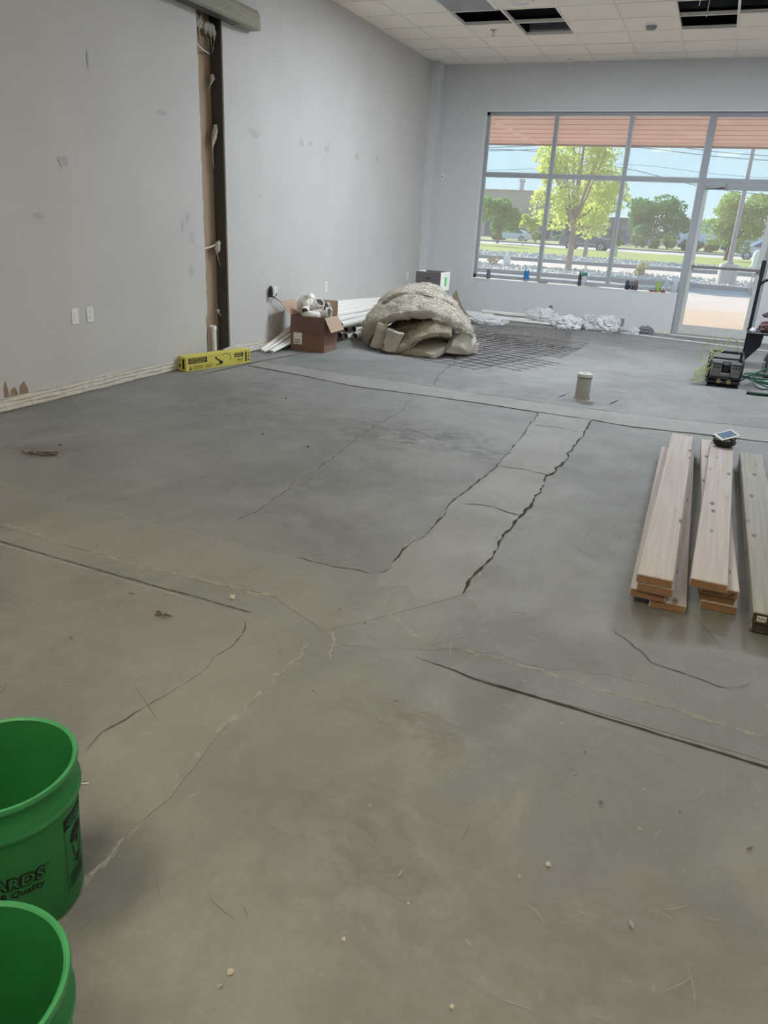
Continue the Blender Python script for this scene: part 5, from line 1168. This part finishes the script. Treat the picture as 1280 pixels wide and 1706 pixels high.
def leaves(centers, n, size, seed, flat=1.):
    """n leaf quads scattered through the shells of the clumps (x, y, z, rx, ry, rz)"""
    g = np.random.default_rng(seed); C_ = np.array(centers); w = (C_[:, 3] * C_[:, 4] * C_[:, 5]) ** .67; idx = g.choice(len(C_), n, p=w / w.sum())
    d = g.normal(size=(n, 3)); d /= np.linalg.norm(d, axis=1)[:, None]; rad = g.uniform(.45, 1.05, n) ** .5
    P = C_[idx, :3] + d * rad[:, None] * C_[idx, 3:6]
    a = g.normal(size=(n, 3)); a /= np.linalg.norm(a, axis=1)[:, None]; b = np.cross(a, g.normal(size=(n, 3))); b /= np.linalg.norm(b, axis=1)[:, None]
    s = size * g.uniform(.6, 1.3, n)[:, None]
    V = np.stack([P - a * s, P + b * s * .55, P + a * s, P - b * s * .55], 1).reshape(-1, 3)
    return V.tolist(), np.arange(4 * n).reshape(-1, 4).tolist()
def tree(label, base, trunk_h, trunk_r, clumps, n, size, lm, seed, limbs=7, lean=(0, 0), bark=(150, 138, 126), name='tree', group=None):
    t = thing(name, label, 'tree', base, 0, group); r = random.Random(seed); q = MB()
    top = Vector((lean[0], lean[1], trunk_h)); cmax = max(c[2] + c[5] * .5 for c in clumps)
    q.tube(spline([(0, 0, -.1), (lean[0] * .3 + .02, lean[1] * .3, trunk_h * .5), top, (lean[0] * 1.3, lean[1], (trunk_h + cmax) / 2), (lean[0] * 1.2, 0, cmax)], 5), [trunk_r * (1.15 - .95 * k / 20) for k in range(21)], 9)
    for k in range(limbs):
        c = clumps[k % len(clumps)]; s = top + Vector((0, 0, trunk_h * .25 * (k / limbs))); e = Vector(c[:3]) + Vector((r.uniform(-.4, .4) * c[3], r.uniform(-.4, .4) * c[4], r.uniform(-.1, .5) * c[5])); m_ = s.lerp(e, .5) + Vector((0, 0, -.06 * trunk_h))
        q.tube(spline([s, m_, e], 5), [trunk_r * (.5 - .42 * j / 10) for j in range(11)], 6)
    q.build('trunk', mat('bark_%d_%d_%d' % bark, bark, .95, var=.18, scale=4, stretch=(1, 1, .3)), t, True)
    V, F = leaves(clumps, n, size, seed); stuff(MB().add(V, F).build('foliage', lm, t)); return t
def clumps(cx, cz, rx, rz, ry, n, seed, k=.46):
    r = random.Random(seed); out = []
    for i in range(n):
        a = r.uniform(0, 6.283); f = r.uniform(.25, .78) ** .8; ph = math.asin(r.uniform(-.85, .95))
        out.append((cx + rx * f * math.cos(a) * math.cos(ph), ry * f * math.sin(a) * math.cos(ph), cz + rz * f * 1.15 * math.sin(ph), rx * k * r.uniform(.7, 1.2), ry * k * r.uniform(.7, 1.2), rz * k * r.uniform(.6, 1.1)))
    return out
L_lime = leaf_mat('leaves_lime', (206, 218, 122), .55); L_mid = leaf_mat('leaves_mid', (128, 176, 96), .45); L_deep = leaf_mat('leaves_deep', (104, 158, 104), .4); L_olive = leaf_mat('leaves_olive', (158, 182, 108), .45); L_shrub = leaf_mat('leaves_shrub', (134, 158, 98), .4); L_pale = leaf_mat('leaves_pale', (176, 182, 128), .4)
tree('tall lime-green tree outside the middle window panes, its trunk rising from the near gravel bed', (-5.0, 29.4, gz(29.4) + .08), 1.45, .12,
     clumps(.02, 3.25, 1.75, 2.1, 1.4, 38, 2, .27) + [(-.75, 0, 1.75, .6, .6, .42), (.55, .2, 1.6, .75, .7, .45), (1.35, 0, 2.75, .45, .5, .35), (1.7, 0, 2.55, .22, .3, .16), (-1.35, 0, 2.3, .35, .4, .5)], 6200, .075, L_lime, 2, 20)
tree('smaller lime tree with a slim trunk just behind the tall tree', (-7.35, 48.5, gz(48.5) + .1), 1.5, .13, clumps(.0, 3.2, 2.1, 1.3, 1.6, 14, 4, .3), 2200, .11, L_lime, 4, 6)
tree('round dark-green tree with a forked trunk to the right of the tall lime tree', (-8.8, 104, gz(104)), 1.1, .24, clumps(.9, 3.6, 4.6, 2.8, 3.2, 30, 5, .29), 5200, .23, L_deep, 5, 8, (-.2, 0), (96, 84, 74))
tree('broad tree seen through the glass door behind the light pole', (.62, 66, gz(66) + .1), .9, .16, clumps(.45, 2.7, 2.8, 2.2, 2.2, 34, 6, .29), 6500, .14, L_olive, 6, 9, (.1, 0), (104, 86, 72))
tree('bushy green tree at the left of the left window pane', (-22.2, 84, gz(84)), .9, .15, clumps(.8, 2.7, 2.5, 1.9, 1.8, 22, 7, .31) + [(-1.6, 0, 3.4, 1.0, 1., 1.3)], 4200, .19, L_mid, 7, 6, (0, 0), (120, 108, 92))
tree('thin lime sapling with a pale trunk in the left window pane', (-16.9, 73.0, gz(73) + .1), 1.05, .07, clumps(.45, 2.1, 1.05, .85, .8, 14, 8, .33), 1500, .13, L_lime, 8, 5, (.35, 0), (206, 200, 188))
tree('tall leafy tree cut off by the left window jamb', (-21.8, 70, gz(70)), 2.2, .12, clumps(.0, 3.6, 1.5, 2.0, 1.2, 10, 9, .42), 2000, .15, L_lime, 9, 5)
tree('dark low trees far right beyond the white building', (-5.0, 182, gz(182)), 1.5, .3, clumps(.0, 3.8, 6.0, 1.6, 3., 10, 10, .4), 1800, .4, L_mid, 10, 4)
def shrub(label, base, rx, rz, n, size, lm, seed, group=None):
    t = thing('shrub', label, 'shrub', base, 0, group); q = MB(); r = random.Random(seed)
    for k in range(6): a = r.uniform(0, 6.28); q.tube([(0, 0, -.02), (rx * .4 * math.cos(a), rx * .4 * math.sin(a), rz * .7), (rx * .7 * math.cos(a), rx * .7 * math.sin(a), rz * 1.3)], rx * .03, 5)
    q.build('stems', mat('bark_112_98_84', (112, 98, 84)), t)
    V, F = leaves([(c[0], c[1], max(c[2], rz * .3), c[3], c[4], c[5]) for c in clumps(0, rz, rx, rz, rx, 7, seed, .5)], n, size, seed); stuff(MB().add(V, F).build('foliage', lm, t)); return t
shrub('pale bushy plant in the near gravel bed in front of the right window pane', (-2.42, 29.2, gz(29.2) + .08), .30, .29, 700, .045, L_pale, 1)
shrub('small dry plant in the near gravel bed seen through the left pane', (-7.85, 29.4, gz(29.4) + .08), .26, .17, 260, .045, mat('dry_leaves', (170, 158, 120), .9), 2)
hx = [(-25.5, 95, 1.5, .7), (-20.2, 94, 1.4, .8), (-17.2, 95, 1.5, .7), (-14.4, 95, 1.6, .8), (-11.9, 103, 1.1, 1.05), (-9.0, 98, 1.7, .95), (-7.2, 100, 1.2, .75), (-5.6, 99, 1.5, .95), (-3.7, 98, 1.3, .8), (-2.2, 98, 1.2, .85), (-.8, 97, 1.4, .8), (1.0, 97, 1.1, .8)]
hl = ['leftmost clipped shrub across the road, by the parked white car', 'round shrub across the road, left of the lime sapling', 'round shrub across the road, right of the lime sapling', 'wide shrub across the road, left of the dark pickup', 'dark boxy shrub across the road behind the front of the pickup', 'broad boxy shrub across the road under the forked tree', 'small yellowish shrub across the road between two boxy shrubs', 'dark boxy shrub across the road below the white building', 'yellowish loose shrub across the road left of the door post', 'shrub across the road hidden behind the door post', 'shrub across the road seen through the left of the door glass', 'dark shrub across the road behind the light pole tree']
for i, (x, y, rx, rz) in enumerate(hx):
    shrub(hl[i], (x, y, gz(y) + .1), rx * .6, rz * .8, 900, .17, (L_shrub, L_olive, L_deep)[i % 3], 20 + i, None)
crumple('litter_bag', 'white plastic bag standing among the stones of the near bed outside', (-7.35, 29.5, gz(29.5) + .1), (.14, .1, .26), 81, M_white, 'plastic bag', None)
# light pole
t = thing('light_pole', 'tapered grey light pole on a round concrete base outside the door', 'light pole', (.42, 27.9, gz(27.9) + .08))
MB().lathe([(.0, 0), (.30, 0), (.30, .02), (.295, .60), (.27, .64), (.0, .64)], 32).build('concrete_base', mat('pole_base_concrete', (186, 178, 174), .9, var=.1, scale=5, bump=.3, bscale=20), t, True)
MB().lathe([(.0, .64), (.13, .64), (.13, .69), (.085, .72), (.0, .72)], 20).build('base_cover', M_alu, t, True)
MB().lathe([(.082, .70), (.045, 6.2), (.0, 6.2)], 20).build('shaft', mat('pole_metal', (150, 150, 152), .5, .3), t, True)
t = thing('utility_pedestal', 'pale green utility pedestal on the grass right of the pickup', 'pedestal', (-6.45, 56.0, gz(56) + .1))
MB().box((0, 0, .30), (.26, .22, .6), None, .03).build('housing', mat('pale_green_paint', (186, 200, 184), .6), t); MB().box((0, 0, .63), (.30, .26, .08), None, .03).build('lid', mat('pale_green_paint', (186, 200, 184), .6), t)
t = thing('bollard', 'white round-topped bollard on the grass behind the door handle', 'bollard', (2.2, 51.0, gz(51) + .1))
MB().lathe([(.0, 0), (.26, 0), (.26, .72), (.22, .86), (.12, .95), (.0, .98)], 24).build('post', M_white, t, True)
M_line = mat('power_line', (70, 78, 88), .8)
for i, (z0, z1, z2, lab) in enumerate(((6.75, 7.25, 6.5, 'uppermost power line crossing the sky outside'), (6.62, 7.0, 6.32, 'power line just below the uppermost one'), (5.35, 5.95, 5.3, 'faint middle power line across the sky outside'), (6.9, 5.75, 4.3, 'low power line sloping down to the right outside'))):
    tag(MB().tube(spline([(-40, 60 + i, z0 - .6), (-17, 60 + i, z0), (-7.5, 60 + i, z1), (2, 60 + i, z2), (25, 60 + i, z2 - .5)], 8), .022 if i != 2 else .012, 5).build('street_wire', M_line, None, True), lab, 'power line')

# vehicles
M_tyre = mat('tyre', (44, 44, 46), .8); M_rim = mat('alloy_rim', (200, 202, 206), .3, .6); M_win = mat('car_glass', (66, 78, 92), .12, spec=.8); M_red = mat('tail_light', (206, 60, 62), .3)
def vehicle(name, label, cat, loc, flip, L, H, body, glass, wheels, wr, paint, width=1.9, extras=()):
    """body, glass: side outlines (x along the car from the rear, z); flip: faces left"""
    t = thing(name, label, cat, loc, math.pi if flip else 0); off = -L / 2
    Ms = lambda y: Matrix(((1, 0, 0, off), (0, 0, 1, y), (0, 1, 0, 0), (0, 0, 0, 1)))
    q = MB(); lo, hi = body[0], body[1]
    n = len(lo); rings = []
    for y, k in ((-width / 2, .0), (-width / 2 + .12, .03), (width / 2 - .12, .03), (width / 2, .0)):
        cx = sum(p[0] for p in lo) / n; cz = sum(p[1] for p in lo) / n; s = 1 + k
        rings.append([(off + cx + (a - cx) * s, y, cz + (b - cz) * s if b > .4 else b) for a, b in lo])
    V = [p for r in rings for p in r]; F = [tuple(range(n)), tuple(range(4 * n - 1, 3 * n - 1, -1))]
    for i in range(3):
        for j in range(n): F.append((i * n + j, (i + 1) * n + j, (i + 1) * n + (j + 1) % n, i * n + (j + 1) % n))
    q.add(V, F); q.build('body', paint, t, True)
    n = len(hi); V = []; w0, w1 = width / 2 - .06, width / 2 - .26
    zb, zt = min(p[1] for p in hi), max(p[1] for p in hi)
    for s in (-1, 1):
        for a, b in hi: f_ = (b - zb) / (zt - zb); V.append((off + a, s * (w0 + (w1 - w0) * f_), b))
    MB().add(V, [tuple(range(n)), tuple(range(2 * n - 1, n - 1, -1))] + [(j, n + j, n + (j + 1) % n, (j + 1) % n) for j in range(n)]).build('cabin', paint, t)
    for gl in glass:
        for s in (-1, 1):
            V = []
            for a, b in gl: f_ = (b - zb) / (zt - zb); V.append((off + a, s * (w0 + (w1 - w0) * f_ + .006), b))
            MB().add(V, [tuple(range(len(gl)))]).build('side_window', M_win, t)
    for x in wheels:
        for s in (-1, 1):
            Mx = Matrix.Rotation(math.pi / 2, 3, 'X'); c = (off + x, s * (width / 2 - .10), wr)
            w = MB().lathe([(wr * .62, -.11), (wr * .92, -.12), (wr, -.08), (wr, .08), (wr * .92, .12), (wr * .62, .11)], 26, c, Mx).build('wheel', M_tyre, t, True)
            q = MB().lathe([(.0, .05), (wr * .6, .09), (wr * .66, .125)], 20, c, Mx).build('rim_dish', M_slot, w); 
            q = MB()
            for sgn in (-1, 1):
                for k in range(5):
                    a = k * 1.2566; q.tube([(c[0] + .05 * math.cos(a), c[1] + sgn * .125, c[2] + .05 * math.sin(a)), (c[0] + wr * .62 * math.cos(a), c[1] + sgn * .125, c[2] + wr * .62 * math.sin(a))], .05, 6)
                q.tube([(c[0] + wr * .64 * math.cos(k * .3142), c[1] + sgn * .125, c[2] + wr * .64 * math.sin(k * .3142)) for k in range(20)], .03, 6, closed=True)
            q.build('alloy_spokes', M_rim, w, True)
            MB().lathe([(wr * 1.02, -.02), (wr * 1.18, -.02), (wr * 1.18, .02), (wr * 1.02, .02)], 26, (c[0], s * (width / 2 + .002), wr + .02), Mx).build('wheel_arch', M_black, t)
    for nm, (x0, x1, y0, y1, z0, z1), m in extras: MB().bb(off + x0, off + x1, y0, y1, z0, z1, .015).build(nm, m, t)
    return t
M_paintd = mat('dark_blue_grey_paint', (104, 112, 132), .3, .2); M_paints = mat('silver_blue_paint', (196, 204, 220), .3, .2); M_paintw = mat('white_paint', (226, 230, 236), .35)
vehicle('pickup', 'dark grey pickup-like truck parked across the road behind the tall lime tree', 'truck', (-11.55, 77.2, gz(77.2)), False, 5.0, 1.85,
    ([(0, .42), (.0, 1.02), (.06, 1.12), (3.62, 1.14), (4.72, 1.06), (4.92, .92), (4.98, .45), (4.6, .36), (.3, .36)], [(.1, 1.10), (.38, 1.78), (.9, 1.86), (2.5, 1.86), (2.95, 1.80), (3.75, 1.13)]),
    [[(.4, 1.2), (.55, 1.68), (1.15, 1.74), (1.15, 1.2)], [(1.25, 1.2), (1.25, 1.74), (2.1, 1.76), (2.1, 1.2)], [(2.2, 1.2), (2.2, 1.76), (2.65, 1.74), (3.35, 1.2)]], (1.02, 3.86), .39, M_paintd, 1.95,
    (('tail_light', (-.03, .10, -.96, -.80, .82, 1.14), M_red), ('tail_light', (-.03, .10, .80, .96, .82, 1.14), M_red), ('side_trim', (1.5, 3.4, -.985, -.96, .56, .62), M_rim), ('bumper', (-.08, .04, -.9, .9, .42, .6), M_blackm), ('head_light', (4.82, 4.96, -.9, -.6, .78, .95), M_white)))
vehicle('minivan', 'silver-blue minivan parked beyond the grass, seen through the door glass', 'car', (3.95, 80.2, gz(80.2)), True, 5.0, 1.7,
    ([(0, .42), (.0, 1.0), (.1, 1.1), (3.5, 1.12), (4.6, .98), (4.92, .78), (4.96, .45), (4.6, .34), (.3, .34)], [(.05, 1.08), (.3, 1.62), (.8, 1.72), (2.6, 1.72), (3.1, 1.64), (4.1, 1.06)]),
    [[(.35, 1.14), (.5, 1.56), (1.4, 1.6), (1.4, 1.14)], [(1.5, 1.14), (1.5, 1.6), (2.5, 1.6), (2.5, 1.14)], [(2.6, 1.14), (2.6, 1.6), (2.95, 1.56), (3.75, 1.12)]], (1.0, 3.95), .35, M_paints, 1.9,
    (('head_light', (4.75, 4.95, .55, .9, .74, .9), M_white), ('mirror', (3.5, 3.62, .95, 1.12, 1.1, 1.24), M_paints)))
vehicle('sedan', 'white car parked behind the bushy tree at far left outside', 'car', (-24.3, 99.0, gz(99)), True, 4.6, 1.45,
    ([(0, .4), (.0, .9), (.1, .98), (3.4, .98), (4.4, .86), (4.56, .7), (4.56, .4), (4.3, .3), (.3, .3)], [(.5, .96), (1.0, 1.36), (1.4, 1.44), (2.4, 1.44), (3.3, .96)]),
    [[(.75, 1.0), (1.1, 1.34), (1.75, 1.38), (1.75, 1.0)], [(1.85, 1.0), (1.85, 1.38), (2.35, 1.36), (3.05, 1.0)]], (.9, 3.7), .33, M_paintw, 1.8)
vehicle('sedan', 'dark blue car far behind the utility pedestal', 'car', (-11.5, 118, gz(118)), False, 4.6, 1.45,
    ([(0, .4), (.0, .9), (.1, .98), (3.4, .98), (4.4, .86), (4.56, .7), (4.56, .4), (4.3, .3), (.3, .3)], [(.5, .96), (1.0, 1.36), (1.4, 1.44), (2.4, 1.44), (3.3, .96)]),
    [[(.75, 1.0), (1.1, 1.34), (1.75, 1.38), (1.75, 1.0)], [(1.85, 1.0), (1.85, 1.38), (2.35, 1.36), (3.05, 1.0)]], (.9, 3.7), .33, mat('blue_paint', (92, 116, 150), .35), 1.8)
# buildings
t = thing('store_building', 'tan flat-roofed building far off behind the left window pane', 'building', (-26, 122, gz(122)))
M_bt = mat('tan_stucco', (188, 174, 162), .9, var=.03, scale=.3); M_bd = mat('dark_storefront', (96, 100, 110), .4)
MB().bb(-9.5, .1, 0, 14, 0, 6.75).build('wall', M_bt, t)
MB().prism([(.1, 0), (.1, 6.75), (7.5, 5.6), (7.5, 0)], .6, 14, Matrix(((1, 0, 0, 0), (0, 0, 1, 0), (0, 1, 0, 0), (0, 0, 0, 1)))).build('wing_wall', mat('tan_stucco_wing', (198, 186, 176), .9), t)
MB().bb(-9.7, .2, -.15, 14.1, 6.75, 6.95).build('parapet', mat('tan_parapet', (172, 160, 150), .9), t)
MB().lathe([(.0, 0), (.35, 0), (.35, 1.2), (.5, 1.3), (.5, 1.7), (.0, 1.8)], 12, (-4.0, 3, 6.95)).build('roof_vent', M_alul, t)
MB().bb(.6, 3.4, .45, .6, 3.6, 4.6).build('sign_panel', mat('pale_blue_sign', (166, 186, 214), .5), t)
q = MB()
for k in range(5): q.bb(.85 + k * .5, 1.1 + k * .5, .42, .45, 3.85, 4.3)
q.build('sign_lettering', M_white, t)
for k in range(5): MB().bb(-8.5 + k * 1.7, -7.3 + k * 1.7, -.04, .02, .3, 2.8).build('window', M_bd, t)
for k in range(4): MB().bb(.5 + k * 1.7, 1.8 + k * 1.7, .55, .62, .3, 2.7).build('window', M_bd, t)
MB().bb(.3, 7.4, -.8, .6, 2.9, 3.2).build('awning', mat('awning_dark', (110, 104, 100), .8), t)
t = thing('white_building', 'long low white building far behind the forked tree', 'building', (-4.0, 156, gz(156)))
MB().prism([(-14, 0), (-14, 1.3), (-4, 2.2), (0, 3.9), (5.0, 3.9), (5.2, 2.4), (12, 2.2), (12, 0)], 0, 12, Matrix(((1, 0, 0, 0), (0, 0, 1, 0), (0, 1, 0, 0), (0, 0, 0, 1)))).build('hall', mat('white_sheet_metal', (216, 224, 240), .5), t)
for k in range(9): MB().bb(-12 + k * 2.6, -11.8 + k * 2.6, -.06, 0, .1, 1.2).build('rib', mat('grey_rib', (176, 184, 200), .5), t)
t = thing('dark_building', 'grey-roofed shed far behind the pickup and tall tree', 'building', (-17.5, 140, gz(140)))
MB().bb(-4, 6, 0, 10, 0, 3.0).build('wall', mat('grey_blue_wall', (136, 142, 154), .9), t)
MB().prism([(-4.4, 3.0), (6.4, 3.0), (5.4, 4.0), (-3.4, 4.0)], -.3, 10.3, Matrix(((1, 0, 0, 0), (0, 0, 1, 0), (0, 1, 0, 0), (0, 0, 0, 1)))).build('roof', mat('grey_roof', (120, 120, 126), .9), t)
for k in range(4): MB().bb(-3 + k * 2.2, -1.8 + k * 2.2, -.05, .0, .8, 2.1).build('window', M_bd, t)
